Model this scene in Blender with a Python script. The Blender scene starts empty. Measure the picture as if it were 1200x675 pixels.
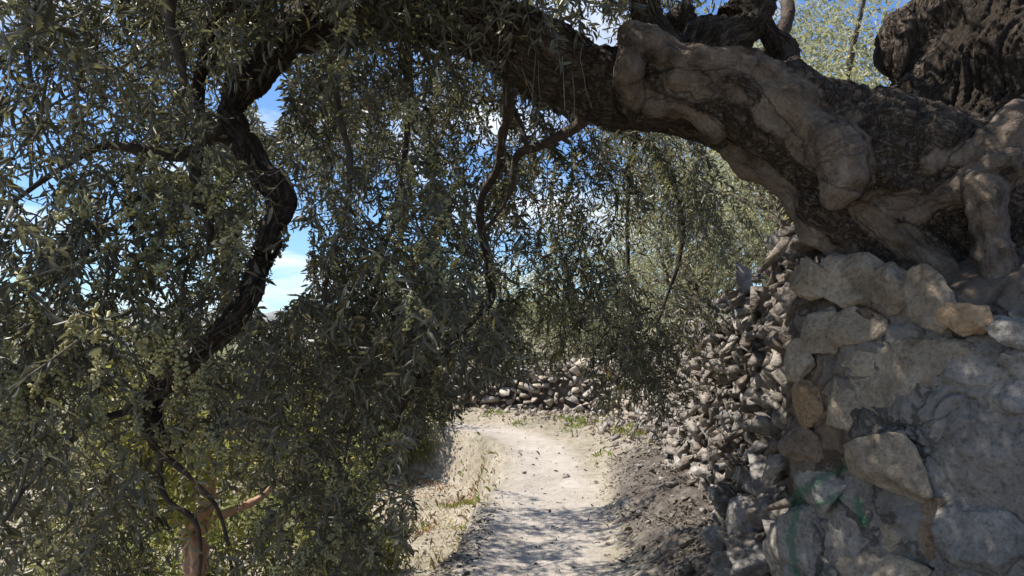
import bpy, bmesh, math, random
import numpy as np
from mathutils import Vector, Matrix

# ------------------------------------------------------------------ camera, sky, sun, exposure
scene = bpy.context.scene
COL = scene.collection
FPX = 906.0                                   # focal length in pixels of the 1200 px wide photograph
PITCH = math.radians(4.0)
CAM_H = 1.6
cam_d = bpy.data.cameras.new('camera')
cam_d.sensor_width = 36.0
cam_d.lens = 36.0 * FPX / 1200.0
cam_d.clip_start = 0.05
cam_d.clip_end = 12000
cam = bpy.data.objects.new('camera', cam_d)
COL.objects.link(cam)
cam.location = (0, 0, CAM_H)
cam.rotation_euler = (math.pi / 2 + PITCH, 0, 0)
scene.camera = cam

SUN_EL, SUN_AZ = math.radians(57), math.radians(-82)      # azimuth measured from +Y towards +X
SUN_DIR = Vector((math.sin(SUN_AZ) * math.cos(SUN_EL), math.cos(SUN_AZ) * math.cos(SUN_EL), math.sin(SUN_EL)))
world = bpy.data.worlds.new('World')
scene.world = world
world.use_nodes = True
wn, wl = world.node_tree.nodes, world.node_tree.links
wn.clear()
w_out = wn.new('ShaderNodeOutputWorld')
w_bg = wn.new('ShaderNodeBackground')
w_bg.inputs['Strength'].default_value = 0.098
w_sky = wn.new('ShaderNodeTexSky')
w_sky.sky_type = 'NISHITA'
w_sky.sun_disc = False
w_sky.sun_elevation = SUN_EL
w_sky.sun_rotation = SUN_AZ
w_sky.air_density = 1.0
w_sky.dust_density = 0.3
w_sky.ozone_density = 2.0
w_tc = wn.new('ShaderNodeTexCoord')
w_sep = wn.new('ShaderNodeSeparateXYZ')
wl.new(w_tc.outputs['Generated'], w_sep.inputs[0])
w_add = wn.new('ShaderNodeMath'); w_add.operation = 'ADD'; w_add.inputs[1].default_value = 0.22
w_max = wn.new('ShaderNodeMath'); w_max.operation = 'MAXIMUM'; w_max.inputs[1].default_value = 0.05
wl.new(w_sep.outputs['Z'], w_add.inputs[0]); wl.new(w_add.outputs[0], w_max.inputs[0])
w_div = wn.new('ShaderNodeVectorMath'); w_div.operation = 'DIVIDE'
w_cmb = wn.new('ShaderNodeCombineXYZ')
for i in range(3):
    wl.new(w_max.outputs[0], w_cmb.inputs[i])
wl.new(w_tc.outputs['Generated'], w_div.inputs[0]); wl.new(w_cmb.outputs[0], w_div.inputs[1])
w_noise = wn.new('ShaderNodeTexNoise')
w_noise.inputs['Scale'].default_value = 1.9
w_noise.inputs['Detail'].default_value = 7
w_noise.inputs['Roughness'].default_value = 0.58
w_noise.inputs['Distortion'].default_value = 0.25
wl.new(w_div.outputs[0], w_noise.inputs['Vector'])
w_ramp = wn.new('ShaderNodeValToRGB')
w_ramp.color_ramp.elements[0].position = 0.50
w_ramp.color_ramp.elements[1].position = 0.68
wl.new(w_noise.outputs['Fac'], w_ramp.inputs[0])
w_mix = wn.new('ShaderNodeMix'); w_mix.data_type = 'RGBA'
w_mix.inputs['B'].default_value = (6.6, 6.9, 7.3, 1)
wl.new(w_ramp.outputs[0], w_mix.inputs['Factor'])
w_tint = wn.new('ShaderNodeMix'); w_tint.data_type = 'RGBA'; w_tint.blend_type = 'MULTIPLY'
w_tint.inputs['Factor'].default_value = 1.0
w_tint.inputs['B'].default_value = (0.64, 0.82, 1.04, 1)          # deep clear-air blue
wl.new(w_sky.outputs[0], w_tint.inputs['A'])
wl.new(w_tint.outputs['Result'], w_mix.inputs['A'])
wl.new(w_mix.outputs['Result'], w_bg.inputs['Color'])
wl.new(w_bg.outputs[0], w_out.inputs['Surface'])

sun_d = bpy.data.lights.new('sun', 'SUN')
sun_d.energy = 4.5
sun_d.angle = math.radians(0.5)
sun_d.color = (1.0, 0.95, 0.87)
sun = bpy.data.objects.new('sun', sun_d)
COL.objects.link(sun)
sun.location = (-6, 0, 12)
sun.rotation_euler = (-SUN_DIR).to_track_quat('-Z', 'Y').to_euler()

vs = scene.view_settings
vs.view_transform = 'Standard'
vs.look = 'None'
vs.exposure = 0.88
vs.gamma = 1.0
vs.use_curve_mapping = False

RNG = np.random.default_rng(7)
random.seed(7)

# ------------------------------------------------------------------ helpers
def P(px, py, d):
    """world point seen at pixel (px, py) of the 1200x675 photograph, d metres ahead"""
    a, b = (px - 600.0) / FPX, (337.5 - py) / FPX
    c, s = math.cos(PITCH), math.sin(PITCH)
    y = c - b * s
    z = s + b * c
    k = d / y
    return np.array([a * k, d, CAM_H + z * k])

def to_px(V):
    c, s = math.cos(PITCH), math.sin(PITCH)
    y = V[:, 1]; z = V[:, 2] - CAM_H
    f = np.maximum(y * c + z * s, 1e-3)
    u = -y * s + z * c
    return np.stack([600 + FPX * V[:, 0] / f, 337.5 - FPX * u / f], 1)

_perm = np.random.default_rng(3).permutation(256)
_perm = np.concatenate([_perm, _perm, _perm])
_grad = np.random.default_rng(4).normal(size=(256, 3))
_grad /= np.linalg.norm(_grad, axis=1)[:, None]

def perlin(p):
    p = np.asarray(p, dtype=np.float64)
    i = np.floor(p).astype(np.int64)
    f = p - i
    i &= 255
    w = f * f * f * (f * (f * 6 - 15) + 10)
    out = 0
    for dx in (0, 1):
        wx = w[:, 0] if dx else 1 - w[:, 0]
        for dy in (0, 1):
            wy = w[:, 1] if dy else 1 - w[:, 1]
            for dz in (0, 1):
                wz = w[:, 2] if dz else 1 - w[:, 2]
                h = _perm[_perm[_perm[(i[:, 0] + dx) & 255] + ((i[:, 1] + dy) & 255)] + ((i[:, 2] + dz) & 255)]
                g = _grad[h]
                out = out + wx * wy * wz * (g[:, 0] * (f[:, 0] - dx) + g[:, 1] * (f[:, 1] - dy) + g[:, 2] * (f[:, 2] - dz))
    return out * 1.6

def fbm(p, octaves=4, rough=0.5):
    out, a = 0, 1.0
    q = np.array(p, dtype=np.float64)
    for _ in range(octaves):
        out = out + a * perlin(q)
        q = q * 2.03 + 17.3
        a *= rough
    return out

def ridged(p, octaves=3):
    out, a = 0, 1.0
    q = np.array(p, dtype=np.float64)
    for _ in range(octaves):
        out = out + a * (1 - 2 * np.abs(perlin(q)))
        q = q * 2.1 + 9.1
        a *= 0.5
    return out

def smooth(a, b, x):
    t = np.clip((x - a) / (b - a), 0, 1)
    return t * t * (3 - 2 * t)

def np_mesh(name, V, F, smooth_shade=False):
    """mesh from numpy arrays; F is one (n, k) array or a list of them"""
    Fs = F if isinstance(F, list) else [F]
    Fs = [np.asarray(f, dtype=np.int32) for f in Fs if len(f)]
    V = np.asarray(V, dtype=np.float32)
    me = bpy.data.meshes.new(name)
    me.vertices.add(len(V))
    me.vertices.foreach_set('co', V.ravel())
    loops = np.concatenate([f.ravel() for f in Fs])
    sizes = np.concatenate([np.full(len(f), f.shape[1], dtype=np.int32) for f in Fs])
    starts = np.concatenate([[0], np.cumsum(sizes)[:-1]]).astype(np.int32)
    me.loops.add(len(loops))
    me.loops.foreach_set('vertex_index', loops)
    me.polygons.add(len(sizes))
    me.polygons.foreach_set('loop_start', starts)
    me.polygons.foreach_set('loop_total', sizes)
    if smooth_shade:
        me.polygons.foreach_set('use_smooth', np.ones(len(sizes), dtype=bool))
    me.update(calc_edges=True)
    me.validate()
    return me

def attr(me, name, vals, domain='POINT', kind='FLOAT'):
    a = me.attributes.new(name, kind, domain)
    vals = np.asarray(vals, dtype=np.float32)
    if kind == 'FLOAT':
        a.data.foreach_set('value', vals.ravel())
    elif kind == 'FLOAT_VECTOR':
        a.data.foreach_set('vector', vals.ravel())
    else:
        a.data.foreach_set('color', vals.ravel())

def add(name, me, mat, parent=None, label=None, cat=None, group=None, kind=None):
    o = bpy.data.objects.new(name, me)
    COL.objects.link(o)
    if mat is not None and me is not None and len(me.materials) == 0:
        me.materials.append(mat)
    o.parent = parent
    if label: o['label'] = label
    if cat: o['category'] = cat
    if group: o['group'] = group
    if kind: o['kind'] = kind
    return o

def empty(name, loc, label, cat, group=None):
    o = add(name, None, None, None, label, cat, group)
    o.location = loc
    return o

def child_of(o, parent):
    """parent o, whose mesh is in world coordinates, without moving it"""
    o.parent = parent
    o.matrix_parent_inverse = Matrix.Translation(-Vector(parent.location))

# ------------------------------------------------------------------ materials
def new_mat(name):
    m = bpy.data.materials.new(name)
    m.use_nodes = True
    nt = m.node_tree
    nt.nodes.clear()
    out = nt.nodes.new('ShaderNodeOutputMaterial')
    b = nt.nodes.new('ShaderNodeBsdfPrincipled')
    nt.links.new(b.outputs[0], out.inputs['Surface'])
    return m, nt, b, out

def N(nt, t, **kw):
    n = nt.nodes.new(t)
    for k, v in kw.items():
        if k.startswith('_'):
            setattr(n, k[1:], v)
        else:
            n.inputs[k.replace('__', ' ')].default_value = v
    return n

def ramp(nt, src, stops):
    r = nt.nodes.new('ShaderNodeValToRGB')
    e = r.color_ramp.elements
    while len(e) < len(stops):
        e.new(0.5)
    for i, (p, c) in enumerate(stops):
        e[i].position = p
        e[i].color = (*c, 1) if len(c) == 3 else c
    nt.links.new(src, r.inputs[0])
    return r.outputs[0]

def mix(nt, fac, a, b, mode='MIX'):
    m = nt.nodes.new('ShaderNodeMix')
    m.data_type = 'RGBA'
    m.blend_type = mode
    for s, v in (('Factor', fac), ('A', a), ('B', b)):
        if isinstance(v, (int, float)):
            m.inputs[s].default_value = v
        elif isinstance(v, tuple):
            m.inputs[s].default_value = (*v, 1)
        else:
            nt.links.new(v, m.inputs[s])
    return m.outputs['Result']

def math_n(nt, op, a, b=0.0):
    m = nt.nodes.new('ShaderNodeMath')
    m.operation = op
    for i, v in enumerate((a, b)):
        if isinstance(v, (int, float)):
            m.inputs[i].default_value = v
        else:
            nt.links.new(v, m.inputs[i])
    return m.outputs[0]

def bump(nt, b, height, strength, dist):
    bp = nt.nodes.new('ShaderNodeBump')
    bp.inputs['Distance'].default_value = dist
    if isinstance(strength, (int, float)):
        bp.inputs['Strength'].default_value = strength
    else:
        nt.links.new(strength, bp.inputs['Strength'])
    nt.links.new(height, bp.inputs['Height'])
    nt.links.new(bp.outputs[0], b.inputs['Normal'])

def leaf_mat(name, dark, pale, trans_col, trans=0.22, rough=0.5):
    m, nt, b, out = new_mat(name)
    a = N(nt, 'ShaderNodeAttribute', _attribute_name='tone')
    c = ramp(nt, a.outputs['Fac'], [(0.0, dark), (0.62, tuple((x + y) / 2 for x, y in zip(dark, pale))), (0.955, pale), (0.985, tuple(min(0.6, x * k_) for x, k_ in zip(pale, (1.5, 1.25, 0.5))))])
    nt.links.new(c, b.inputs['Base Color'])
    b.inputs['Roughness'].default_value = rough
    b.inputs['Specular IOR Level'].default_value = 0.45
    t = N(nt, 'ShaderNodeBsdfTranslucent')
    t.inputs['Color'].default_value = (*trans_col, 1)
    ms = N(nt, 'ShaderNodeMixShader', Fac=trans)
    nt.links.new(b.outputs[0], ms.inputs[1])
    nt.links.new(t.outputs[0], ms.inputs[2])
    nt.links.new(ms.outputs[0], out.inputs['Surface'])
    return m

M = {}
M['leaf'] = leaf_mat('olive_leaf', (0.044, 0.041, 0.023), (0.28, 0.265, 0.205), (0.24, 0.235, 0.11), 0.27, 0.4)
M['far_leaf_lit'] = leaf_mat('distant_olive_leaf_lit', (0.15, 0.155, 0.075), (0.44, 0.43, 0.30), (0.42, 0.41, 0.20), 0.38, 0.5)  # olive leaf lightened, sunlit brightness of the far crowns put into the colour
M['fig_leaf'] = leaf_mat('broad_leaf', (0.10, 0.14, 0.025), (0.42, 0.31, 0.09), (0.36, 0.36, 0.09), 0.4, 0.5)
M['bush_leaf'] = leaf_mat('bush_leaf', (0.07, 0.10, 0.02), (0.30, 0.25, 0.07), (0.30, 0.32, 0.07), 0.35, 0.5)
M['grass'] = leaf_mat('dry_grass', (0.19, 0.145, 0.075), (0.46, 0.38, 0.23), (0.4, 0.33, 0.18), 0.3, 0.7)
M['weed'] = leaf_mat('green_weed', (0.08, 0.13, 0.02), (0.27, 0.29, 0.05), (0.3, 0.36, 0.06), 0.4, 0.6)
M['rust_weed'] = leaf_mat('rust_weed', (0.20, 0.07, 0.03), (0.40, 0.20, 0.08), (0.4, 0.2, 0.08), 0.35, 0.6)
M['litter'] = leaf_mat('dead_leaf', (0.042, 0.033, 0.026), (0.20, 0.17, 0.13), (0.1, 0.08, 0.05), 0.08, 0.7)
M['flower'] = leaf_mat('olive_blossom', (0.36, 0.34, 0.16), (0.64, 0.60, 0.36), (0.6, 0.56, 0.3), 0.4, 0.6)

# bark: attribute 'callus' (0 scaly bark, 1 smooth overgrown wood), 'barkco' stretched along the limb
m, nt, b, out = new_mat('olive_bark')
M['bark'] = m
co = N(nt, 'ShaderNodeAttribute', _attribute_name='barkco')
cal = N(nt, 'ShaderNodeAttribute', _attribute_name='callus')
geo = N(nt, 'ShaderNodeNewGeometry')
n1 = N(nt, 'ShaderNodeTexNoise', Scale=5.0, Detail=8.0, Roughness=0.62)
nt.links.new(co.outputs['Vector'], n1.inputs['Vector'])
vor = N(nt, 'ShaderNodeTexVoronoi', Scale=3.0, _feature='DISTANCE_TO_EDGE')
nd = N(nt, 'ShaderNodeTexNoise', Scale=4.0, Detail=4.0)
nt.links.new(co.outputs['Vector'], nd.inputs['Vector'])
vadd = N(nt, 'ShaderNodeVectorMath', _operation='ADD')
nt.links.new(co.outputs['Vector'], vadd.inputs[0]); nt.links.new(nd.outputs['Color'], vadd.inputs[1])
nt.links.new(vadd.outputs[0], vor.inputs['Vector'])
n2 = N(nt, 'ShaderNodeTexNoise', Scale=9.0, Detail=6.0, Roughness=0.6)
nt.links.new(geo.outputs['Position'], n2.inputs['Vector'])
n3 = N(nt, 'ShaderNodeTexNoise', Scale=90.0, Detail=5.0, Roughness=0.6)
nt.links.new(geo.outputs['Position'], n3.inputs['Vector'])
scaly = ramp(nt, n1.outputs['Fac'], [(0.25, (0.024, 0.017, 0.012)), (0.5, (0.075, 0.055, 0.040)), (0.78, (0.18, 0.147, 0.115))])
crack = ramp(nt, vor.outputs['Distance'], [(0.0, (0.25, 0.22, 0.2)), (0.10, (1, 1, 1))])
scaly = mix(nt, 0.75, scaly, crack, 'MULTIPLY')
smoothc = ramp(nt, n2.outputs['Fac'], [(0.25, (0.085, 0.062, 0.045)), (0.5, (0.18, 0.138, 0.105)), (0.75, (0.275, 0.226, 0.182))])
speck = ramp(nt, n3.outputs['Fac'], [(0.35, (0.72, 0.7, 0.68)), (0.6, (1.05, 1.05, 1.05))])
smoothc = mix(nt, 0.9, smoothc, speck, 'MULTIPLY')
grain = ramp(nt, n1.outputs['Fac'], [(0.34, (0.30, 0.26, 0.23)), (0.47, (0.88, 0.87, 0.86)), (0.68, (1.18, 1.17, 1.15))])
smoothc = mix(nt, 0.62, smoothc, grain, 'MULTIPLY')
smoothc = mix(nt, 0.15, smoothc, crack, 'MULTIPLY')
fac = math_n(nt, 'ADD', cal.outputs['Fac'], math_n(nt, 'MULTIPLY', math_n(nt, 'SUBTRACT', n2.outputs['Fac'], 0.56), 2.6))
facr = ramp(nt, fac, [(0.30, (0, 0, 0)), (0.66, (1, 1, 1))])
nt.links.new(mix(nt, facr, scaly, smoothc), b.inputs['Base Color'])
b.inputs['Roughness'].default_value = 0.82
b.inputs['Specular IOR Level'].default_value = 0.25
hgt = math_n(nt, 'ADD', math_n(nt, 'MINIMUM', math_n(nt, 'MULTIPLY', vor.outputs['Distance'], 5.0), 0.9), n1.outputs['Fac'])
hsm = math_n(nt, 'ADD', math_n(nt, 'MULTIPLY', n3.outputs['Fac'], 0.8), math_n(nt, 'MULTIPLY', n1.outputs['Fac'], 1.6))
hm = N(nt, 'ShaderNodeMix', _data_type='FLOAT')
nt.links.new(facr, hm.inputs['Factor']); nt.links.new(hgt, hm.inputs['A']); nt.links.new(hsm, hm.inputs['B'])
bump(nt, b, hm.outputs['Result'], 0.9, 0.012)

def plain_bark(name, c0, c1, scale=14):
    m, nt, b, out = new_mat(name)
    tc = N(nt, 'ShaderNodeTexCoord')
    n = N(nt, 'ShaderNodeTexNoise', Scale=scale, Detail=7.0, Roughness=0.65)
    nt.links.new(tc.outputs['Object'], n.inputs['Vector'])
    nt.links.new(ramp(nt, n.outputs['Fac'], [(0.3, c0), (0.7, c1)]), b.inputs['Base Color'])
    b.inputs['Roughness'].default_value = 0.85
    bump(nt, b, n.outputs['Fac'], 0.9, 0.015)
    return m
M['branch'] = plain_bark('branch_bark', (0.030, 0.021, 0.016), (0.125, 0.092, 0.07), 26)
M['twig'] = plain_bark('twig_bark', (0.10, 0.09, 0.065), (0.22, 0.20, 0.15), 40)
M['fig_bark'] = plain_bark('orange_bark', (0.25, 0.13, 0.075), (0.46, 0.30, 0.20), 12)

def stone_mat(name, cols, scale=6.0, bump_d=0.02, rand=0.55, tint=True):
    m, nt, b, out = new_mat(name)
    geo = N(nt, 'ShaderNodeNewGeometry')
    n1 = N(nt, 'ShaderNodeTexNoise', Scale=scale, Detail=9.0, Roughness=0.62)
    n2 = N(nt, 'ShaderNodeTexNoise', Scale=scale * 7, Detail=7.0, Roughness=0.68)
    vo = N(nt, 'ShaderNodeTexVoronoi', Scale=scale * 9)
    for n in (n1, n2, vo):
        nt.links.new(geo.outputs['Position'], n.inputs['Vector'])
    base = ramp(nt, n1.outputs['Fac'], cols)
    det = ramp(nt, n2.outputs['Fac'], [(0.30, (0.38, 0.36, 0.34)), (0.48, (0.92, 0.92, 0.92)), (0.70, (1.28, 1.28, 1.27))])
    c = mix(nt, 0.85, base, det, 'MULTIPLY')
    pits = ramp(nt, vo.outputs['Distance'], [(0.10, (0.5, 0.48, 0.46)), (0.26, (1, 1, 1))])
    c = mix(nt, 0.45, c, pits, 'MULTIPLY')
    if tint:
        oi = N(nt, 'ShaderNodeObjectInfo')
        at = N(nt, 'ShaderNodeAttribute', _attribute_name='tone')
        r = math_n(nt, 'FRACT', math_n(nt, 'ADD', oi.outputs['Random'], at.outputs['Fac']))
        tn = ramp(nt, r, [(0.0, (0.55, 0.50, 0.46)), (0.3, (0.92, 0.84, 0.76)), (0.55, (0.85, 0.86, 0.9)), (0.8, (1.15, 1.06, 0.95)), (1.0, (1.25, 1.23, 1.2))])
        c = mix(nt, rand + 0.3, c, tn, 'MULTIPLY')
    pa = N(nt, 'ShaderNodeAttribute', _attribute_name='paint')
    c = mix(nt, math_n(nt, 'MULTIPLY', pa.outputs['Fac'], math_n(nt, 'ADD', n2.outputs['Fac'], 0.42)), c, (0.025, 0.16, 0.085))
    nt.links.new(c, b.inputs['Base Color'])
    b.inputs['Roughness'].default_value = 0.9
    b.inputs['Specular IOR Level'].default_value = 0.2
    h = math_n(nt, 'ADD', n1.outputs['Fac'], math_n(nt, 'MULTIPLY', n2.outputs['Fac'], 0.6))
    bump(nt, b, h, 1.0, bump_d)
    return m

M['stone'] = stone_mat('limestone', [(0.3, (0.16, 0.135, 0.11)), (0.5, (0.30, 0.272, 0.242)), (0.7, (0.47, 0.445, 0.415))], 7.0, 0.03)
M['pale_stone'] = stone_mat('pale_limestone', [(0.3, (0.29, 0.25, 0.205)), (0.5, (0.41, 0.37, 0.32)), (0.7, (0.52, 0.48, 0.43))], 7.0, 0.03)
M['st_grey'] = stone_mat('grey_rock', [(0.3, (0.201, 0.191, 0.178)), (0.5, (0.319, 0.304, 0.284)), (0.72, (0.426, 0.406, 0.379))], 9.0, 0.028, 0.1)
M['st_tan'] = stone_mat('tan_rock', [(0.3, (0.248, 0.203, 0.150)), (0.5, (0.379, 0.319, 0.245)), (0.72, (0.497, 0.441, 0.356))], 9.0, 0.028, 0.1)
M['st_ochre'] = stone_mat('ochre_rock', [(0.3, (0.281, 0.187, 0.106)), (0.5, (0.404, 0.286, 0.174)), (0.72, (0.494, 0.374, 0.248))], 9.0, 0.028, 0.1)
M['st_brown'] = stone_mat('brown_rock', [(0.3, (0.152, 0.115, 0.083)), (0.5, (0.258, 0.196, 0.144)), (0.72, (0.364, 0.287, 0.221))], 9.0, 0.028, 0.1)
M['earth'] = stone_mat('earth_core', [(0.3, (0.07, 0.055, 0.042)), (0.5, (0.12, 0.095, 0.075)), (0.7, (0.18, 0.15, 0.12))], 9.0, 0.03, 0.0, False)

# mortar with sprayed green paint (attribute 'paint')
m, nt, b, out = new_mat('lime_mortar')
M['mortar'] = m
geo = N(nt, 'ShaderNodeNewGeometry')
n1 = N(nt, 'ShaderNodeTexNoise', Scale=5.0, Detail=9.0, Roughness=0.62)
n2 = N(nt, 'ShaderNodeTexNoise', Scale=55.0, Detail=8.0, Roughness=0.7)
vo = N(nt, 'ShaderNodeTexVoronoi', Scale=3.1, _feature='DISTANCE_TO_EDGE')
ns = N(nt, 'ShaderNodeTexNoise', Scale=4.5, Detail=8.0, Roughness=0.65)
nt.links.new(geo.outputs['Position'], ns.inputs['Vector'])
va = N(nt, 'ShaderNodeVectorMath', _operation='MULTIPLY_ADD')
va.inputs[1].default_value = (0.5, 0.5, 0.5)
nt.links.new(ns.outputs['Color'], va.inputs[0]); nt.links.new(geo.outputs['Position'], va.inputs[2])
nt.links.new(va.outputs[0], vo.inputs['Vector'])
for n in (n1, n2):
    nt.links.new(geo.outputs['Position'], n.inputs['Vector'])
base = ramp(nt, n1.outputs['Fac'], [(0.28, (0.185, 0.160, 0.135)), (0.48, (0.265, 0.248, 0.228)), (0.72, (0.35, 0.338, 0.322))])
det = ramp(nt, n2.outputs['Fac'], [(0.28, (0.55, 0.53, 0.5)), (0.5, (0.95, 0.95, 0.95)), (0.75, (1.15, 1.15, 1.15))])
c = mix(nt, 0.8, base, det, 'MULTIPLY')
crk = ramp(nt, vo.outputs['Distance'], [(0.0, (0.18, 0.16, 0.14)), (0.022, (1, 1, 1))])
c = mix(nt, math_n(nt, 'MULTIPLY', n1.outputs['Fac'], 0.7), c, crk, 'MULTIPLY')
pa = N(nt, 'ShaderNodeAttribute', _attribute_name='paint')
pf = math_n(nt, 'MULTIPLY', pa.outputs['Fac'], math_n(nt, 'ADD', n2.outputs['Fac'], 0.42))
c = mix(nt, pf, c, (0.025, 0.16, 0.085))
br = N(nt, 'ShaderNodeAttribute', _attribute_name='earthy')
c = mix(nt, br.outputs['Fac'], c, mix(nt, 1.0, det, (0.20, 0.145, 0.10), 'MULTIPLY'))
nt.links.new(c, b.inputs['Base Color'])
b.inputs['Roughness'].default_value = 0.93
b.inputs['Specular IOR Level'].default_value = 0.15
h = math_n(nt, 'ADD', math_n(nt, 'MULTIPLY', n2.outputs['Fac'], 0.6), math_n(nt, 'MINIMUM', math_n(nt, 'MULTIPLY', vo.outputs['Distance'], 12.0), 0.5))
h = math_n(nt, 'ADD', h, n1.outputs['Fac'])
bump(nt, b, h, 1.0, 0.03)

# ground: attribute 'zone' colour (R path dust, G dry grass, B litter)
def ground_mat(name):
    m, nt, b, out = new_mat(name)
    geo = N(nt, 'ShaderNodeNewGeometry')
    zone = N(nt, 'ShaderNodeAttribute', _attribute_name='zone')
    sep = N(nt, 'ShaderNodeSeparateColor')
    nt.links.new(zone.outputs['Color'], sep.inputs[0])
    n0 = N(nt, 'ShaderNodeTexNoise', Scale=1.3, Detail=6.0, Roughness=0.6)
    n1 = N(nt, 'ShaderNodeTexNoise', Scale=9.0, Detail=8.0, Roughness=0.65)
    n2 = N(nt, 'ShaderNodeTexNoise', Scale=70.0, Detail=6.0, Roughness=0.7)
    vo = N(nt, 'ShaderNodeTexVoronoi', Scale=55.0)
    for n in (n0, n1, n2, vo):
        nt.links.new(geo.outputs['Position'], n.inputs['Vector'])
    dmix = math_n(nt, 'ADD', math_n(nt, 'MULTIPLY', n1.outputs['Fac'], 0.5), math_n(nt, 'MULTIPLY', n0.outputs['Fac'], 0.5))
    dust = ramp(nt, dmix, [(0.3, (0.30, 0.26, 0.215)), (0.52, (0.40, 0.355, 0.305)), (0.72, (0.49, 0.45, 0.395))])
    straw = ramp(nt, n1.outputs['Fac'], [(0.28, (0.22, 0.175, 0.125)), (0.5, (0.35, 0.30, 0.23)), (0.7, (0.45, 0.40, 0.325))])
    lit = ramp(nt, n1.outputs['Fac'], [(0.28, (0.058, 0.046, 0.037)), (0.5, (0.11, 0.092, 0.076)), (0.72, (0.20, 0.175, 0.148))])
    far = ramp(nt, n0.outputs['Fac'], [(0.35, (0.05, 0.062, 0.032)), (0.6, (0.12, 0.115, 0.07))])
    c = mix(nt, sep.outputs[1], far, straw)
    c = mix(nt, sep.outputs[2], c, lit)
    c = mix(nt, sep.outputs[0], c, dust)
    det = ramp(nt, n2.outputs['Fac'], [(0.3, (0.62, 0.6, 0.58)), (0.5, (0.97, 0.97, 0.97)), (0.72, (1.15, 1.15, 1.15))])
    c = mix(nt, 0.7, c, det, 'MULTIPLY')
    nt.links.new(c, b.inputs['Base Color'])
    b.inputs['Roughness'].default_value = 0.95
    b.inputs['Specular IOR Level'].default_value = 0.1
    h = math_n(nt, 'ADD', n1.outputs['Fac'], math_n(nt, 'MULTIPLY', n2.outputs['Fac'], 0.4))
    h = math_n(nt, 'SUBTRACT', h, math_n(nt, 'MULTIPLY', vo.outputs['Distance'], 0.25))
    bump(nt, b, h, 0.8, 0.03)
    return m
M['ground'] = ground_mat('ground_soil')
M['path'] = ground_mat('path_dust')
M['rock_hill'] = stone_mat('mountain_rock', [(0.3, (0.16, 0.17, 0.15)), (0.5, (0.25, 0.25, 0.23)), (0.7, (0.33, 0.32, 0.30))], 0.012, 3.0, 0.0, False)

# ------------------------------------------------------------------ terrain
PATH = np.array([(-0.05, -6), (0.0, 0), (0.1, 3), (0.15, 5.3), (0.28, 7), (0.45, 9), (0.52, 10.6), (0.45, 12.0), (0.15, 13.4),
                 (-0.5, 14.6), (-1.8, 15.6), (-4, 16.6), (-8, 18.0), (-16, 19)], dtype=float)
WALL = np.array([(1.95, -6), (1.85, 0.5), (1.56, 1.9), (1.04, 2.72), (1.13, 3.2), (1.36, 4.2), (1.47, 5), (1.58, 6.5), (1.70, 8), (2.12, 12),
                 (2.26, 13.8), (2.1, 15.2), (1.4, 16.3), (0.2, 17.0), (-2, 17.7), (-5, 18.8), (-10, 20), (-18, 21)], dtype=float)
WTOP = np.array([1.95, 1.9, 1.85, 1.85, 2.12, 2.10, 1.98, 1.86, 1.74, 1.52, 1.42, 1.35, 1.2, 1.05, 0.95, 0.9, 0.8, 0.7])

def polydist(poly, x, y):
    """signed distance (right of the direction of travel positive) and vertex parameter"""
    best = np.full(x.shape, 1e9); sgn = np.zeros(x.shape); par = np.zeros(x.shape)
    for i in range(len(poly) - 1):
        a, b = poly[i], poly[i + 1]
        d = b - a
        t = np.clip(((x - a[0]) * d[0] + (y - a[1]) * d[1]) / (d @ d), 0, 1)
        qx, qy = a[0] + t * d[0], a[1] + t * d[1]
        dist = np.hypot(x - qx, y - qy)
        s = np.sign((x - a[0]) * d[1] - (y - a[1]) * d[0])
        m_ = dist < best
        best = np.where(m_, dist, best); sgn = np.where(m_, s, sgn); par = np.where(m_, i + t, par)
    return best * np.where(sgn == 0, 1, sgn), par

def near_path_wear(p3, s):
    w = smooth(0.7, 0.4, np.abs(s)) * (np.hypot(p3[:, 0], p3[:, 1] - 8) < 20)
    return w * (0.016 * perlin(p3 * 1.7 + 5) + 0.012 * perlin(p3 * 4.5) + 0.006 * perlin(p3 * 11))

def terrain(x, y):
    s, _ = polydist(PATH, x, y)
    w, wp = polydist(WALL, x, y)
    p3 = np.stack([x, y, np.zeros_like(x)], 1)
    edge = 0.10 * perlin(p3 * 1.1) + 0.05 * perlin(p3 * 4.1)
    # right: bank of fallen stones up to the wall
    rise = 0.30 * smooth(0.55, 1.35, s + edge) + 0.08 * smooth(0.5, 0.9, s + edge)
    rise = rise * (0.35 + 0.65 * smooth(13, 9, y))
    # left: lip of the path, lower terrace, slope to the valley
    L = -s
    lip = 0.62 + edge
    drop = -0.85 * smooth(lip, lip + 0.42, L) - 0.30 * smooth(lip + 0.3, lip + 3.0, L)
    drop = drop - 1.5 * smooth(4, 16, L) - 22 * smooth(14, 240, L)
    h = rise + drop
    h = h - 0.03 * smooth(0.6, 0, np.abs(s)) + near_path_wear(p3, s)
    near = smooth(60, 20, np.hypot(x, y - 8))
    rough = (1 - 0.75 * smooth(0.75, 0.45, np.abs(s)))
    h = h + near * rough * (0.030 * perlin(p3 * 2.3) + 0.020 * perlin(p3 * 6.0) + 0.012 * perlin(p3 * 15.0))
    # terrace behind the wall
    top = np.interp(wp, np.arange(len(WTOP)), WTOP) - 0.12
    ter = smooth(0.14, 0.30, w) * smooth(-11, -5, x)
    h = h * (1 - ter) + ter * (top + 0.10 * np.clip(w, 0, 40) + 0.05 * perlin(p3 * 1.3) * near)
    far = smooth(120, 900, np.hypot(x, y))
    h = h + far * (18 * perlin(p3 * 0.004) - 12)
    return h, s, w

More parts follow.
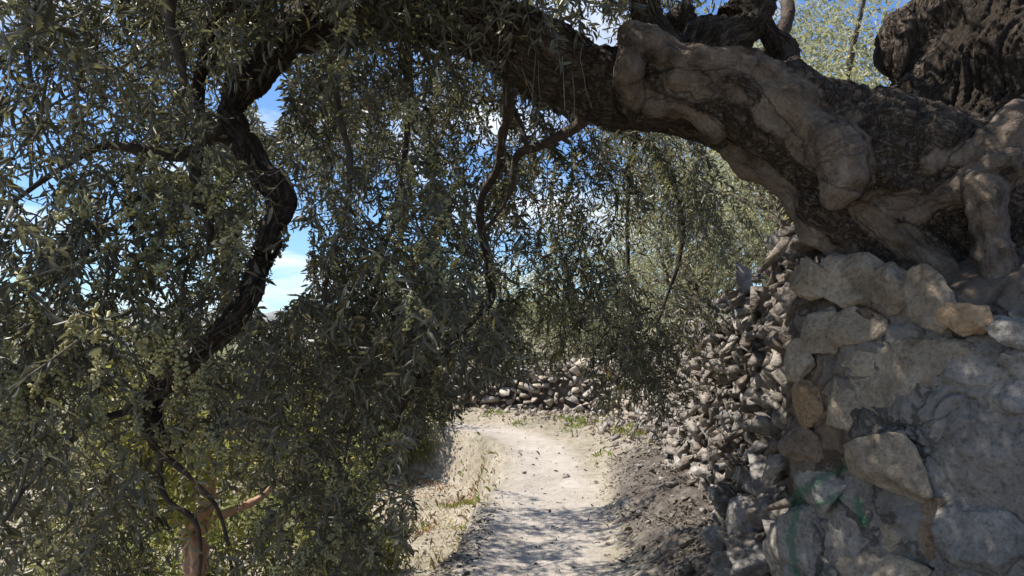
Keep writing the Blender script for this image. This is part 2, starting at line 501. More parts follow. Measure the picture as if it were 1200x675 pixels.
def grow(a, n, f):
    out, st = [], a
    for _ in range(n):
        out.append(st); st *= f
    return np.cumsum(out)
xf = np.arange(-3.0, 2.9, 0.036)
xs = np.concatenate([-3.0 - grow(0.05, 58, 1.178)[::-1], xf, xf[-1] + grow(0.05, 58, 1.178)])
yf = np.concatenate([np.arange(3.2, 9, 0.034), np.arange(9, 22, 0.07)])
ys = np.concatenate([3.2 - grow(0.06, 52, 1.165)[::-1], yf, yf[-1] + grow(0.08, 56, 1.178)])
gx, gy = np.meshgrid(xs, ys)
gx, gy = gx.ravel(), gy.ravel()
gh, gs, gw = terrain(gx, gy)
p3 = np.stack([gx, gy, gh], 1)
nzp = 0.10 * perlin(p3 * 3.0) + 0.06 * perlin(p3 * 11.0)
dust = smooth(0.72, 0.36, np.abs(gs + 0.04) + nzp + 0.10 * smooth(6, 11, gy))
litz = smooth(0.55, 0.85, gs + nzp) * smooth(0.35, 0.1, gw) * (0.15 + 0.85 * smooth(11.5, 8.0, gy + 3 * nzp))
litz = np.maximum(litz, 0.7 * smooth(-0.45, -0.6, gs + nzp) * smooth(-1.25, -0.95, gs) * smooth(9, 6, gy))
strawz = smooth(30, 12, np.hypot(gx, gy - 8)) * np.clip(0.85 + 0.5 * perlin(p3 * 0.8), 0, 1)
zone = np.stack([dust, strawz, litz, np.ones_like(dust)], 1)
ny, nx = len(ys), len(xs)
ii = (np.arange(ny - 1)[:, None] * nx + np.arange(nx - 1)[None, :]).ravel()
F = np.stack([ii, ii + 1, ii + nx + 1, ii + nx], 1)
gme = np_mesh('ground', p3, F, True)
attr(gme, 'zone', zone, kind='FLOAT_COLOR')
add('ground', gme, M['ground'], kind='structure', label='pale stony soil with dry straw sloping down from the path')
keep = (np.abs(gs) < 0.72)[F].all(1) & (gy[F[:, 0]] > -4) & (gy[F[:, 0]] < 24)
Fp = F[keep]
used, inv = np.unique(Fp, return_inverse=True)
pme = np_mesh('path', p3[used] + np.array([0, 0, 0.005]), inv.reshape(-1, 4), True)
attr(pme, 'zone', zone[used], kind='FLOAT_COLOR')
add('path', pme, M['path'], kind='structure', label='pale trodden dirt footpath bending left in the distance')

# distant mountain ridge
th = np.linspace(math.radians(-75), math.radians(60), 260)
rows = []
for k, fr in enumerate(np.linspace(0, 1, 14)):
    R = 2400 + 900 * fr
    q = np.stack([np.sin(th) * 6, np.cos(th) * 6, np.full_like(th, fr * 2)], 1)
    prof = 100 + 75 * fbm(q * 2.2, 5)
    hh = -45 + (prof + 45) * math.sin(fr * math.pi / 2) ** 0.8 + 14 * fbm(q * 4, 4) * fr
    rows.append(np.stack([np.sin(th) * R, np.cos(th) * R, hh], 1))
V = np.concatenate(rows)
nn = len(th)
ii = (np.arange(13)[:, None] * nn + np.arange(nn - 1)[None, :]).ravel()
add('mountain', np_mesh('mountain', V, np.stack([ii, ii + 1, ii + nn + 1, ii + nn], 1), True), M['rock_hill'],
    kind='structure', label='low grey mountain ridge on the horizon')

# ------------------------------------------------------------------ stones
_ico = {}
def ico(sub):
    if sub not in _ico:
        bm = bmesh.new()
        bmesh.ops.create_icosphere(bm, subdivisions=sub, radius=1)
        _ico[sub] = (np.array([v.co[:] for v in bm.verts]), np.array([[v.index for v in f.verts] for f in bm.faces]))
        bm.free()
    return _ico[sub]

def rock(seed, sub, planes=14, soft=18.0, noise=0.06, nscale=1.6, bed=0.0):
    """unit rock: soft intersection of random half spaces on an icosphere, then noise"""
    r = np.random.default_rng(seed)
    D, Fc = ico(sub)
    nrm = r.normal(size=(planes, 3)); nrm /= np.linalg.norm(nrm, axis=1)[:, None]
    off = r.uniform(0.62, 1.0, planes)
    inv = np.maximum(D @ nrm.T, 1e-3) / off
    rad = (inv ** soft).sum(1) ** (-1 / soft)
    rad = np.clip(rad, 0.4, 1.35)
    V = D * rad[:, None]
    V *= 1 + (noise * fbm(V * nscale + seed * 3.7, 4))[:, None]
    if bed:
        lay = np.sin((V[:, 2] + 0.15 * perlin(V * 1.4 + seed)) * 13)
        V += D * (bed * lay)[:, None]
    return V, Fc

def hull_rock(seed, n=18):
    r = np.random.default_rng(seed)
    pts = r.uniform(-1, 1, size=(n, 3))
    pts = np.sign(pts) * np.abs(pts) ** r.uniform(0.35, 0.7)
    pts *= r.uniform(0.72, 1.1, (n, 1))
    bm = bmesh.new()
    for p_ in pts:
        bm.verts.new(p_)
    res = bmesh.ops.convex_hull(bm, input=bm.verts)
    bmesh.ops.delete(bm, geom=[e for e in res['geom_interior'] if isinstance(e, bmesh.types.BMVert)], context='VERTS')
    bm.verts.index_update()
    V = np.array([v.co[:] for v in bm.verts]); Fc = np.array([[v.index for v in f.verts] for f in bm.faces])
    bm.free()
    return V, Fc

HULLS = [hull_rock(100 + k, 7 + k % 6) for k in range(24)]

def arc_param(poly):
    seg = np.linalg.norm(np.diff(poly, axis=0), axis=1)
    return np.concatenate([[0], np.cumsum(seg)])

def along(poly, cum, u):
    x = np.interp(u, cum, poly[:, 0]); y = np.interp(u, cum, poly[:, 1])
    x2 = np.interp(u + 0.05, cum, poly[:, 0]); y2 = np.interp(u + 0.05, cum, poly[:, 1])
    t = np.array([x2 - x, y2 - y]); t /= np.linalg.norm(t) + 1e-9
    return np.array([x, y]), t, np.array([-t[1], t[0]])         # outward = left of travel

wcum = arc_param(WALL)

def rand_rot(r, tilt=1.0):
    q = r.normal(size=4); q /= np.linalg.norm(q)
    w_, x_, y_, z_ = q
    return np.array([[1 - 2 * (y_ * y_ + z_ * z_), 2 * (x_ * y_ - z_ * w_), 2 * (x_ * z_ + y_ * w_)],
                     [2 * (x_ * y_ + z_ * w_), 1 - 2 * (x_ * x_ + z_ * z_), 2 * (y_ * z_ - x_ * w_)],
                     [2 * (x_ * z_ - y_ * w_), 2 * (y_ * z_ + x_ * w_), 1 - 2 * (x_ * x_ + y_ * y_)]])

def dry_wall(name, label, u0, u1, size, n_parts, mat, seed, lean=0.10, wild=0.7):
    r = np.random.default_rng(seed)
    us = np.arange(u0, u1, 0.10)
    root_p, _, _ = along(WALL, wcum, (u0 + u1) / 2)
    zr = float(terrain(np.array([root_p[0]]), np.array([root_p[1]]))[0][0])
    root = empty(name, (root_p[0], root_p[1], zr - 0.1), label, 'wall', 'dry stone terrace walls')
    # earth core behind the stones
    V, nz = [], 12
    for u in us:
        p_, t_, o_ = along(WALL, wcum, u)
        top = np.interp(np.interp(u, wcum, np.arange(len(WALL))), np.arange(len(WTOP)), WTOP)
        for k in range(nz):
            z = -0.3 + (top + 0.22) * k / (nz - 1)
            q = p_ - o_ * (0.09 + lean * z / 2)
            V.append((q[0], q[1], z))
        for off in (0.45,):
            q = p_ - o_ * off
            V.append((q[0], q[1], top - 0.06))
    V = np.array(V); V[:, :2] += 0.02 * np.stack([perlin(V * 4), perlin(V * 4 + 50)], 1)
    kz = nz + 1
    ii = (np.arange(len(us) - 1)[:, None] * kz + np.arange(kz - 1)[None, :]).ravel()
    child_of(add('earth_core', np_mesh('earth_core', V, np.stack([ii, ii + kz, ii + kz + 1, ii + 1], 1)), M['earth']), root)
    # rubble face: dart throwing, large stones first
    placed = []
    cells = {}
    def fits(u, z, s):
        cu, cz = int(u / 0.3), int(z / 0.3)
        for a in (-1, 0, 1):
            for c_ in (-1, 0, 1):
                for (u_, z_, s_) in cells.get((cu + a, cz + c_), ()):
                    if ((u - u_) / 1.15) ** 2 + ((z - z_) / 0.85) ** 2 < (0.74 * (s + s_)) ** 2:
                        return False
        return True
    for s_rng, tries in ((size[2:], 900), (size[1:3], 5200), (size[0:2], 15000)):
        for _ in range(int(tries * (u1 - u0) / 9.0)):
            u = r.uniform(u0, u1); s = r.uniform(*s_rng)
            pp, tt, oo = along(WALL, wcum, u)
            top = np.interp(np.interp(u, wcum, np.arange(len(WALL))), np.arange(len(WTOP)), WTOP)
            z = r.uniform(-0.02, top + 0.02)
            if fits(u, z, s):
                cells.setdefault((int(u / 0.3), int(z / 0.3)), []).append((u, z, s))
                placed.append((u, z, s))
    items = []
    for (u, z, s) in placed:
        pp, tt, oo = along(WALL, wcum, u)
        pos = np.array([*(pp - oo * (lean * z / 2 + r.uniform(-0.07, 0.045))), z])
        dims = np.array([s * r.uniform(0.8, 1.5), s * r.uniform(0.8, 1.4), s * r.uniform(0.4, 0.85)])
        A = np.stack([np.array([*tt, 0]), np.array([*oo, 0]), np.array([0, 0, 1.0])], 1)
        ang = r.normal(0.15, wild * 0.75)
        ca, sa = math.cos(ang), math.sin(ang)
        Rr = A @ np.array([[ca, 0, -sa], [0, 1, 0], [sa, 0, ca]])
        b_ = r.normal(0, 0.55); Rr = Rr @ np.array([[1, 0, 0], [0, math.cos(b_), -math.sin(b_)], [0, math.sin(b_), math.cos(b_)]])
        items.append((s / max(pos[1], 2.5), pos, Rr, dims, int(r.integers(len(HULLS))), r.random()))
    px = to_px(np.array([i[1] for i in items]))
    vis = (px[:, 0] > -40) & (px[:, 0] < 1240) & (px[:, 1] > -40) & (px[:, 1] < 720)
    order = sorted(range(len(items)), key=lambda i: (-int(vis[i]), -items[i][0]))
    meshes = []
    for V_, F_ in HULLS:
        me = np_mesh('stone', V_, F_)
        me.materials.append(mat)
        meshes.append(me)
    BV, BF, BT, n0 = [], [], [], 0
    for rank, i in enumerate(order):
        _, pos, Rr, dims, k, tone = items[i]
        if rank < n_parts:
            o = bpy.data.objects.new('stone', meshes[k])
            COL.objects.link(o)
            o.parent = root
            mt = Matrix.Identity(4)
            L3 = Rr @ np.diag(dims)
            for a in range(3):
                for c_ in range(3):
                    mt[a][c_] = L3[a, c_]
                mt[a][3] = pos[a] - root.location[a]
            o.matrix_local = mt
        else:
            V_, F_ = HULLS[k]
            BV.append((V_ * dims) @ Rr.T + pos); BF.append(F_ + n0); n0 += len(V_)
            BT.append(np.full(len(V_), tone))
    if BV:
        me = np_mesh('rubble', np.concatenate(BV), np.concatenate(BF))
        attr(me, 'tone', np.concatenate(BT))
        child_of(add('rubble', me, mat, kind='stuff'), root)
    return root, len(items)

uA0 = wcum[4]; uA1 = wcum[10]; uB1 = wcum[16]
_, nA = dry_wall('dry_stone_wall', 'tall rubble dry stone wall along the right side of the path', uA0, uA1, (0.026, 0.043, 0.07, 0.125), 290, M['stone'], 21)
_, nB = dry_wall('dry_stone_wall', 'low pale dry stone wall where the path bends left in the distance', uA1, uB1, (0.05, 0.075, 0.11, 0.16), 290, M['pale_stone'], 22, 0.1, 0.5)

# ------------------------------------------------------------------ mortared wall under the olive trunk
FACE = np.array([(1.55, 3.62), (1.12, 3.05), (0.985, 2.82), (1.03, 2.69), (1.25, 2.36), (1.56, 1.89), (1.80, 1.2), (1.86, 0.4)])
fcum = arc_param(FACE)
F_A, F_B = np.array([1.00, 2.72]), np.array([1.52, 1.93])
def on_face(px, py):
    """point where the view ray through a pixel meets the wall plane"""
    d0 = P(px, py, 1.0) - np.array([0, 0, CAM_H])
    e = F_B - F_A
    k = (F_A[0] * e[1] - F_A[1] * e[0]) / (d0[0] * e[1] - d0[1] * e[0])
    return np.array([0, 0, CAM_H]) + d0 * k
_e = (F_B - F_A) / np.linalg.norm(F_B - F_A)
F_T = np.array([_e[0], _e[1], 0]); F_N = np.array([_e[1], -_e[0], 0])
if F_N[0] > 0: F_N = -F_N

mw_loc = (1.35, 2.45, 0.1)
mw = empty('mortared_wall', mw_loc, 'grey mortared rock wall beneath the gnarled olive trunk', 'wall')
# px, py, width, height, turn (deg), material, stand-out (m), roughness seed
ROCKS = [(1003, 384, 70, 50, 12, 'st_tan', .012), (1092, 352, 62, 84, 8, 'st_tan', .035), (1140, 377, 68, 42, -4, 'st_ochre', .05),
         (1196, 388, 66, 40, -14, 'st_grey', .04), (1050, 438, 170, 120, 0, 'st_tan', .000), (1050, 540, 106, 72, -14, 'st_tan', .05),
         (1172, 545, 150, 150, 12, 'st_grey', .03), (1166, 636, 130, 84, -14, 'st_grey', .035), (1092, 622, 82, 86, 0, 'st_brown', -.004),
         (1184, 468, 90, 62, 10, 'st_grey', .02), (1132, 434, 110, 62, 14, 'st_grey', -.005), (1128, 505, 60, 86, 0, 'st_grey', -.012),
         (1036, 668, 100, 64, 0, 'st_tan', .02), (954, 322, 60, 56, 10, 'st_tan', .02), (966, 385, 46, 66, -20, 'st_tan', .012), (942, 424, 46, 54, 24, 'st_tan', .02), (990, 335, 80, 90, 20, 'st_tan', -.01),
         (950, 470, 44, 62, 4, 'st_ochre', .02), (940, 524, 50, 50, -18, 'st_brown', .02), (1010, 420, 60, 52, 0, 'st_tan', -.006), (1010, 500, 56, 50, 14, 'st_grey', -.008), (1150, 412, 60, 44, 0, 'st_grey', -.01), (1105, 560, 50, 60, 0, 'st_grey', -.01), (1060, 590, 70, 40, 0, 'st_grey', -.008), (1040, 625, 60, 50, 0, 'st_tan', -.006), (985, 480, 56, 80, 0, 'st_tan', -.005), (962, 575, 74, 64, 20, 'st_grey', .005),
         (938, 632, 56, 90, 0, 'st_grey', .01), (988, 632, 80, 76, 0, 'st_grey', -.004), (1012, 330, 84, 70, 0, 'st_tan', -.02),
         (1132, 668, 62, 40, 0, 'st_grey', .02), (1010, 585, 70, 60, 0, 'st_grey', -.01), (1086, 490, 60, 66, 0, 'st_grey', -.018),
         (1198, 672, 80, 50, 0, 'st_grey', .02), (1208, 430, 60, 44, 0, 'st_grey', .02), (1040, 338, 60, 60, 0, 'st_tan', -.005),
         (936, 705, 60, 80, 0, 'st_grey', .01), (1000, 720, 90, 70, 0, 'st_tan', .0), (1090, 716, 110, 64, 0, 'st_grey', .01), (1185, 740, 120, 80, 0, 'st_tan', .02)]
strokes = [[(936, 590), (929, 612), (927, 640), (933, 670)], [(922, 590), (945, 572), (966, 558), (992, 546)], [(958, 592), (985, 582)], [(1004, 586), (1012, 612)]]
def stroke_dist(pp):
    pd = np.full(len(pp), 1e9)
    for st in strokes:
        for a, b in zip(st[:-1], st[1:]):
            a, b = np.array(a, float), np.array(b, float); d = b - a
            t = np.clip(((pp - a) @ d) / (d @ d), 0, 1)
            pd = np.minimum(pd, np.linalg.norm(pp - (a + t[:, None] * d), axis=1))
    return pd
rock_pos = []
for k, (px, py, w_, h_, rot, mt, so) in enumerate(ROCKS):
    c0 = on_face(px, py)
    sc = c0[1] / FPX
    V, Fc = rock(300 + k, 5, planes=9, soft=44 if k % 2 else 28, noise=0.07, nscale=1.9, bed=0.007)
    V = V / np.abs(V).max(0)
    hw, hh, dp = 0.53 * w_ * sc * 1.06, 0.53 * h_ * sc, min(0.07, 0.26 * (w_ + h_) / 2 * sc)
    L = V * np.array([hw, dp, hh])
    a = math.radians(rot); ca, sa = math.cos(a), math.sin(a)
    L = np.stack([L[:, 0] * ca - L[:, 2] * sa, L[:, 1], L[:, 0] * sa + L[:, 2] * ca], 1)
    cen = c0 + F_N * (so - dp * 0.55 + 0.012)
    W = cen + L[:, 0:1] * F_T + L[:, 1:2] * F_N + L[:, 2:3] * np.array([0, 0, 1.0])
    W += (0.008 * fbm(W * 20, 4) + 0.010 * fbm(W * 7, 2))[:, None] * F_N
    rock_pos.append((c0, w_ * sc / 2, h_ * sc / 2))
    sme = np_mesh('stone', W, Fc, True)
    attr(sme, 'paint', 0.62 * smooth(6.5, 3.5, stroke_dist(to_px(W)) + 5 * fbm(W * 45, 3)))
    child_of(add('stone', sme, M[mt]), mw)
uu = np.concatenate([np.arange(0, 0.55, 0.02), np.arange(0.55, 2.0, 0.0065), np.arange(2.0, fcum[-1], 0.03)])
zz = np.arange(-0.25, 1.95, 0.0075)
fx = np.interp(uu, fcum, FACE[:, 0]); fy = np.interp(uu, fcum, FACE[:, 1])
for _ in range(24):
    fx[1:-1] = (fx[:-2] + fx[2:]) / 2; fy[1:-1] = (fy[:-2] + fy[2:]) / 2
tx, ty = np.gradient(fx), np.gradient(fy)
tl = np.hypot(tx, ty); nxn, nyn = ty / tl, -tx / tl
if nxn[len(nxn) // 2] > 0: nxn, nyn = -nxn, -nyn
X = np.repeat(fx[:, None], len(zz), 1); Y = np.repeat(fy[:, None], len(zz), 1); Z = np.repeat(zz[None, :], len(uu), 0)
pts = np.stack([X.ravel(), Y.ravel(), Z.ravel()], 1)
nr = np.stack([np.repeat(nxn[:, None], len(zz), 1).ravel(), np.repeat(nyn[:, None], len(zz), 1).ravel(), np.zeros(len(pts))], 1)
disp = 0.06 * smooth(1.0, 0.2, pts[:, 2]) - 0.03 * smooth(1.3, 1.9, pts[:, 2])
disp = disp + 0.020 * fbm(pts * 2.6, 3) + 0.007 * ridged(pts * 8 + 3, 3) + 0.008 * fbm(pts * 22, 4)
disp = disp - 0.030 * smooth(0.10, 0.0, np.abs(perlin(pts * 3.6 + 31))) * smooth(-0.2, 0.3, perlin(pts * 2.1 + 7))
disp -= 0.010
for c0, hw, hh in rock_pos:
    dd = pts - c0
    e = np.sqrt((dd @ F_T / hw) ** 2 + (dd[:, 2] / hh) ** 2)
    disp += 0.012 * smooth(1.5, 0.9, e) - 0.022 * np.exp(-((e - 1.02) / 0.05) ** 2) * smooth(-0.1, 0.35, perlin(pts * 4.0 + hw * 90))
pts2 = pts + nr * disp[:, None]
# top edge folds back under the roots
fold = smooth(1.72, 1.95, pts[:, 2])
pts2 -= nr * (0.30 * fold)[:, None]
pp = to_px(pts2)
pd = stroke_dist(pp)
front = (nr[:, 1] < 0)
paint = smooth(6.5, 3.5, pd + 5 * fbm(pts * 45, 3)) * front
me = np_mesh('mortar', pts2, None if False else np.stack([(lambda i: i)((np.arange(len(uu) - 1)[:, None] * len(zz) + np.arange(len(zz) - 1)[None, :]).ravel())] * 4, 1) + np.array([0, len(zz), len(zz) + 1, 1]), True)
attr(me, 'paint', 0.9 * paint)
earthy = smooth(0.18, 0.0, np.abs(pts[:, 0] - 0.98) + 0.25 * perlin(pts * 5)) * smooth(0.95, 1.3, pts[:, 2])
earthy = np.maximum(earthy, smooth(1.55, 1.72, pts[:, 2] + 0.1 * perlin(pts * 6)))
attr(me, 'earthy', earthy * 0.85)
child_of(add('mortar', me, M['mortar']), mw)
# paint reaches over the stones as thin flecks of the same coat: small raised flakes
# rubble packed at the foot of the corner, one thing each
r = np.random.default_rng(5)
foot = [(878, 618, 3.9, 62, 70), (905, 560, 4.0, 60, 46), (885, 655, 3.6, 70, 60), (915, 640, 3.2, 40, 90), (862, 668, 3.9, 56, 44), (900, 598, 3.7, 50, 52),
        (925, 470, 4.2, 60, 70), (920, 515, 4.1, 50, 46), (848, 585, 4.9, 44, 40), (838, 632, 4.6, 40, 30)]
for k, (px, py, d, w_, h_) in enumerate(foot):
    c0 = P(px, py, d); sc = d / FPX
    V, Fc = rock(700 + k, 4, planes=8, soft=60, noise=0.16, nscale=2.2)
    W = (V / np.abs(V).max(0)) * np.array([w_ * sc / 2, 0.14, h_ * sc / 2])
    me = np_mesh('fallen_stone', W, Fc, True)
    names = ['tall limestone block in the middle of the loose pile left of the wall corner',
             'upper limestone block of the loose pile level with the top of the green paint',
             'broad limestone block low in the loose pile left of the wall corner',
             'narrow upright limestone block against the wall corner beside the green paint stripe',
             'lowest limestone block of the loose pile at the bottom edge of the picture',
             'limestone block touching the wall corner just below the upper block of the pile',
             'topmost limestone block in the dark recess beside the wall corner',
             'limestone block in the dark recess just under the topmost one',
             'small limestone block at the top left of the pile by the litter bank',
             'small low limestone block lying in the leaf litter left of the pile']
    o = add('stone_block', me, M['stone'], None, names[k], 'stone', 'loose blocks at the foot of the wall corner')
    o.location = c0
    o.rotation_euler = (0, r.normal(0, 0.15), r.normal(0, 0.5))

# ------------------------------------------------------------------ the olive tree: trunk and great limb
tree = empty('olive_tree', (1.9, 2.8, 1.9), 'old gnarled olive tree with its great limb arching over the path', 'tree')

ROUGH = [
    [(1290, 380, 2.60, .26), (1230, 300, 2.62, .28), (1130, 235, 2.62, .25), (1050, 195, 2.62, .215), (985, 170, 2.62, .185), (930, 140, 2.64, .155), (870, 112, 2.66, .13), (810, 100, 2.7, .115), (760, 105, 2.78, .115)],
    [(1060, 240, 2.66, .17), (985, 212, 2.70, .15), (930, 178, 2.76, .125), (870, 145, 2.82, .115), (800, 118, 2.86, .115), (735, 105, 2.88, .122), (680, 88, 2.9, .122), (600, 48, 2.93, .115), (500, 20, 3.0, .10), (410, 14, 3.1, .092), (345, 36, 3.15, .075)],
    [(1230, 300, 2.75, .30), (1170, 200, 2.85, .31), (1172, 110, 2.9, .34), (1205, 0, 2.95, .36), (1240, -140, 3.0, .34), (1255, -300, 3.1, .28)],
    [(1130, 330, 2.58, .12), (1060, 285, 2.62, .13), (1000, 260, 2.66, .11), (965, 240, 2.68, .10)],
    [(1110, 130, 2.8, .12), (1060, 118, 2.82, .07), (1040, 120, 2.84, .04)],
    [(1120, 110, 2.92, .14), (1075, 66, 2.98, .085), (1058, 46, 3.0, .075), (1050, 78, 2.98, .055)],
    [(1130, 20, 3.0, .16), (1100, 5, 3.0, .07), (1090, 30, 3.0, .05)],
    [(1080, 270, 2.75, .2), (1180, 330, 2.72, .25), (1290, 380, 2.7, .3)],
]
CALLUS = [
    [(748, 34, 2.62, .050), (742, 62, 2.58, .052), (742, 92, 2.60, .042), (748, 112, 2.66, .028)],
    [(745, 32, 2.62, .052), (772, 52, 2.60, .056), (800, 66, 2.58, .055), (850, 70, 2.55, .054), (893, 78, 2.52, .056), (925, 105, 2.49, .062), (958, 138, 2.46, .066), (985, 168, 2.43, .068), (994, 200, 2.42, .070), (984, 226, 2.44, .056)],
    [(1000, 140, 2.46, .05), (1012, 160, 2.46, .045), (1008, 200, 2.45, .045)],
    [(770, 118, 2.64, .030), (806, 126, 2.62, .034), (836, 148, 2.62, .036), (846, 160, 2.64, .026)],
    [(826, 102, 2.56, .028), (868, 108, 2.54, .032), (905, 128, 2.52, .030), (940, 152, 2.50, .030), (965, 180, 2.47, .03)],
    [(858, 176, 2.72, .040), (902, 196, 2.70, .048), (932, 224, 2.67, .054), (950, 256, 2.65, .052), (985, 288, 2.62, .045), (1020, 300, 2.6, .035)],
    [(1026, 200, 2.46, .028), (1080, 194, 2.42, .028), (1132, 188, 2.37, .036), (1176, 172, 2.32, .055), (1215, 140, 2.32, .07)],
    [(1028, 214, 2.48, .035), (1060, 238, 2.45, .045), (1094, 240, 2.41, .040), (1116, 224, 2.37, .040), (1150, 214, 2.33, .060), (1185, 195, 2.30, .065)],
    [(1168, 222, 2.30, .072), (1170, 262, 2.28, .062), (1180, 310, 2.26, .062), (1200, 350, 2.24, .070), (1250, 380, 2.24, .08)],
    [(1024, 244, 2.50, .035), (1066, 276, 2.46, .040), (1104, 312, 2.42, .042), (1150, 340, 2.36, .046), (1200, 358, 2.30, .05)],
    [(1062, 300, 2.55, .03), (1090, 322, 2.5, .035), (1110, 340, 2.46, .03)],
    [(800, 90, 2.56, .035), (838, 92, 2.55, .03)],
]
def chain_pts(ch, step=0.02, push=0.0):
    pts = np.array([[*P(a, b, d), rr] for a, b, d, rr in ch])
    if push: pts[:, 1] += push
    # Catmull-Rom through the nodes
    Q = np.vstack([2 * pts[0] - pts[1], pts, 2 * pts[-1] - pts[-2]])
    out = []
    for i in range(1, len(Q) - 2):
        n = max(2, int(np.linalg.norm(Q[i + 1][:3] - Q[i][:3]) / step))
        t = np.linspace(0, 1, n, endpoint=False)[:, None]
        out.append(0.5 * (2 * Q[i] + (Q[i + 1] - Q[i - 1]) * t + (2 * Q[i - 1] - 5 * Q[i] + 4 * Q[i + 1] - Q[i + 2]) * t ** 2 + (3 * Q[i] - Q[i - 1] - 3 * Q[i + 1] + Q[i + 2]) * t ** 3))
    out.append(pts[-1:])
    return np.concatenate(out)

def tube(pts, sides=14, twist=0.0):
    """closed tapered tube mesh around points (x, y, z, r)"""
    C = pts[:, :3]; R = np.maximum(pts[:, 3], 0.0015)
    T = np.gradient(C, axis=0); T /= np.linalg.norm(T, axis=1)[:, None] + 1e-9
    up = np.array([0.31, 0.17, 0.93])
    A = np.cross(T, up); A /= np.linalg.norm(A, axis=1)[:, None] + 1e-9
    B = np.cross(T, A)
    th = np.linspace(0, 2 * math.pi, sides, endpoint=False)
    V = C[:, None, :] + R[:, None, None] * (np.cos(th)[None, :, None] * A[:, None, :] + np.sin(th)[None, :, None] * B[:, None, :])
    n = len(C)
    V = V.reshape(-1, 3)
    i, j = np.meshgrid(np.arange(n - 1), np.arange(sides), indexing='ij')
    a = (i * sides + j).ravel(); b = (i * sides + (j + 1) % sides).ravel()
    quads = np.stack([a, b, b + sides, a + sides], 1)
    V = np.vstack([V, C[0] - T[0] * R[0] * 0.7, C[-1] + T[-1] * R[-1] * 0.7])
    j = np.arange(sides)
    caps = np.vstack([np.stack([(j + 1) % sides, j, np.full(sides, n * sides)], 1),
                      np.stack([(n - 1) * sides + j, (n - 1) * sides + (j + 1) % sides, np.full(sides, n * sides + 1)], 1)])
    return V, quads, caps

BV, BQ, BC, n0 = [], [], [], 0
chains = []
D4, F4 = ico(3)
for k, ch in enumerate(ROUGH + CALLUS):
    cp = chain_pts(ch, 0.025, 0.045 if k >= len(ROUGH) else 0.0)
    wob = np.stack([np.full(len(cp), k * 5.1), np.arange(len(cp)) * 0.22, np.zeros(len(cp))], 1)
    cp[:, 3] *= 1 + (0.30 if k >= len(ROUGH) else 0.12) * perlin(wob)
    chains.append((cp, k >= len(ROUGH)))
    V, q, c = tube(cp, 20)
    BV.append(V); BQ.append(q + n0); BC.append(c + n0); n0 += len(V)
    for e in (0, -1):
        S = cp[e, :3] + D4 * cp[e, 3]
        BV.append(S); BC.append(F4 + n0); n0 += len(S)
raw = np_mesh('trunk_raw', np.concatenate(BV), [np.concatenate(BQ), np.concatenate(BC)])
tmp = bpy.data.objects.new('trunk_raw', raw)
COL.objects.link(tmp)
md = tmp.modifiers.new('remesh', 'REMESH')
md.mode = 'VOXEL'; md.voxel_size = 0.0092; md.adaptivity = 0.0
dg = bpy.context.evaluated_depsgraph_get()
ev = tmp.evaluated_get(dg)
tme = bpy.data.meshes.new_from_object(ev)
bpy.data.objects.remove(tmp); bpy.data.meshes.remove(raw)
nv = len(tme.vertices)
V = np.empty(nv * 3, dtype=np.float32); tme.vertices.foreach_get('co', V); V = V.reshape(-1, 3).astype(np.float64)
E = np.empty(len(tme.edges) * 2, dtype=np.int32); tme.edges.foreach_get('vertices', E); E = E.reshape(-1, 2)
deg = np.bincount(E.ravel(), minlength=nv)[:, None].astype(float)
def lap(V, it):
    for _ in range(it):
        S = np.stack([np.bincount(E[:, 0], V[E[:, 1], a], nv) + np.bincount(E[:, 1], V[E[:, 0], a], nv) for a in range(3)], 1)
        V = 0.4 * V + 0.6 * S / deg
    return V
V = lap(V, 24)
# nearest axis: distance relative to radius, along-coordinate, callus weight
best = np.full(nv, 1e9); bestc = np.full(nv, 1e9); axis = np.zeros((nv, 3)); foot_ = np.zeros((nv, 3)); alng = np.zeros(nv)
for cp, is_c in chains:
    C = cp[:, :3]; seg = np.linalg.norm(np.diff(C, axis=0), axis=1); cum = np.concatenate([[0], np.cumsum(seg)])
    step = 2
    idx = list(range(0, len(C) - 1, step))
    for i in idx:
        j = min(i + step, len(C) - 1)
        d = C[j] - C[i]
        t = np.clip(((V - C[i]) @ d) / (d @ d), 0, 1)
        q = C[i] + t[:, None] * d
        dist = np.linalg.norm(V - q, axis=1) - (cp[i, 3] + t * (cp[j, 3] - cp[i, 3]))
        m_ = dist < best
        best = np.where(m_, dist, best)
        axis[m_] = d / np.linalg.norm(d); foot_[m_] = q[m_]
        alng[m_] = (cum[i] + t * (cum[j] - cum[i]))[m_]
        if is_c:
            bestc = np.minimum(bestc, dist)
cal = smooth(0.034, 0.002, bestc + 0.020 * fbm(V * 7, 3))
perp = V - foot_
bark = perp * 9.0 + axis * (alng * 1.9)[:, None] + foot_ * 0.4
def set_normals(Vx):
    tme.vertices.foreach_set('co', Vx.astype(np.float32).ravel()); tme.update()
    nr_ = np.empty(nv * 3, dtype=np.float32); tme.vertices.foreach_get('normal', nr_)
    return nr_.reshape(-1, 3).astype(np.float64)
nrm = set_normals(V)
upper = smooth(2.55, 2.8, V[:, 1]) * smooth(1.05, 1.25, V[:, 0]) * smooth(2.15, 2.35, V[:, 2])
bark = bark * (1 - upper[:, None]) + upper[:, None] * (V * np.array([9.0, 9.0, 1.3]) + 0.5 * np.stack([perlin(V * 4 + 1), perlin(V * 4 + 9), 0 * V[:, 0]], 1))
rgh = 1 - cal
disp = rgh * (0.020 * ridged(bark * 0.55, 3) - 0.012 + 0.006 * ridged(bark * 1.8 + 5, 2)) + cal * (0.020 * fbm(V * 9, 3) + 0.009 * ridged(bark * 1.1, 3) - 0.005)
wv = V + 0.06 * np.stack([perlin(V * 3 + 1), perlin(V * 3 + 9), perlin(V * 3 + 20)], 1)
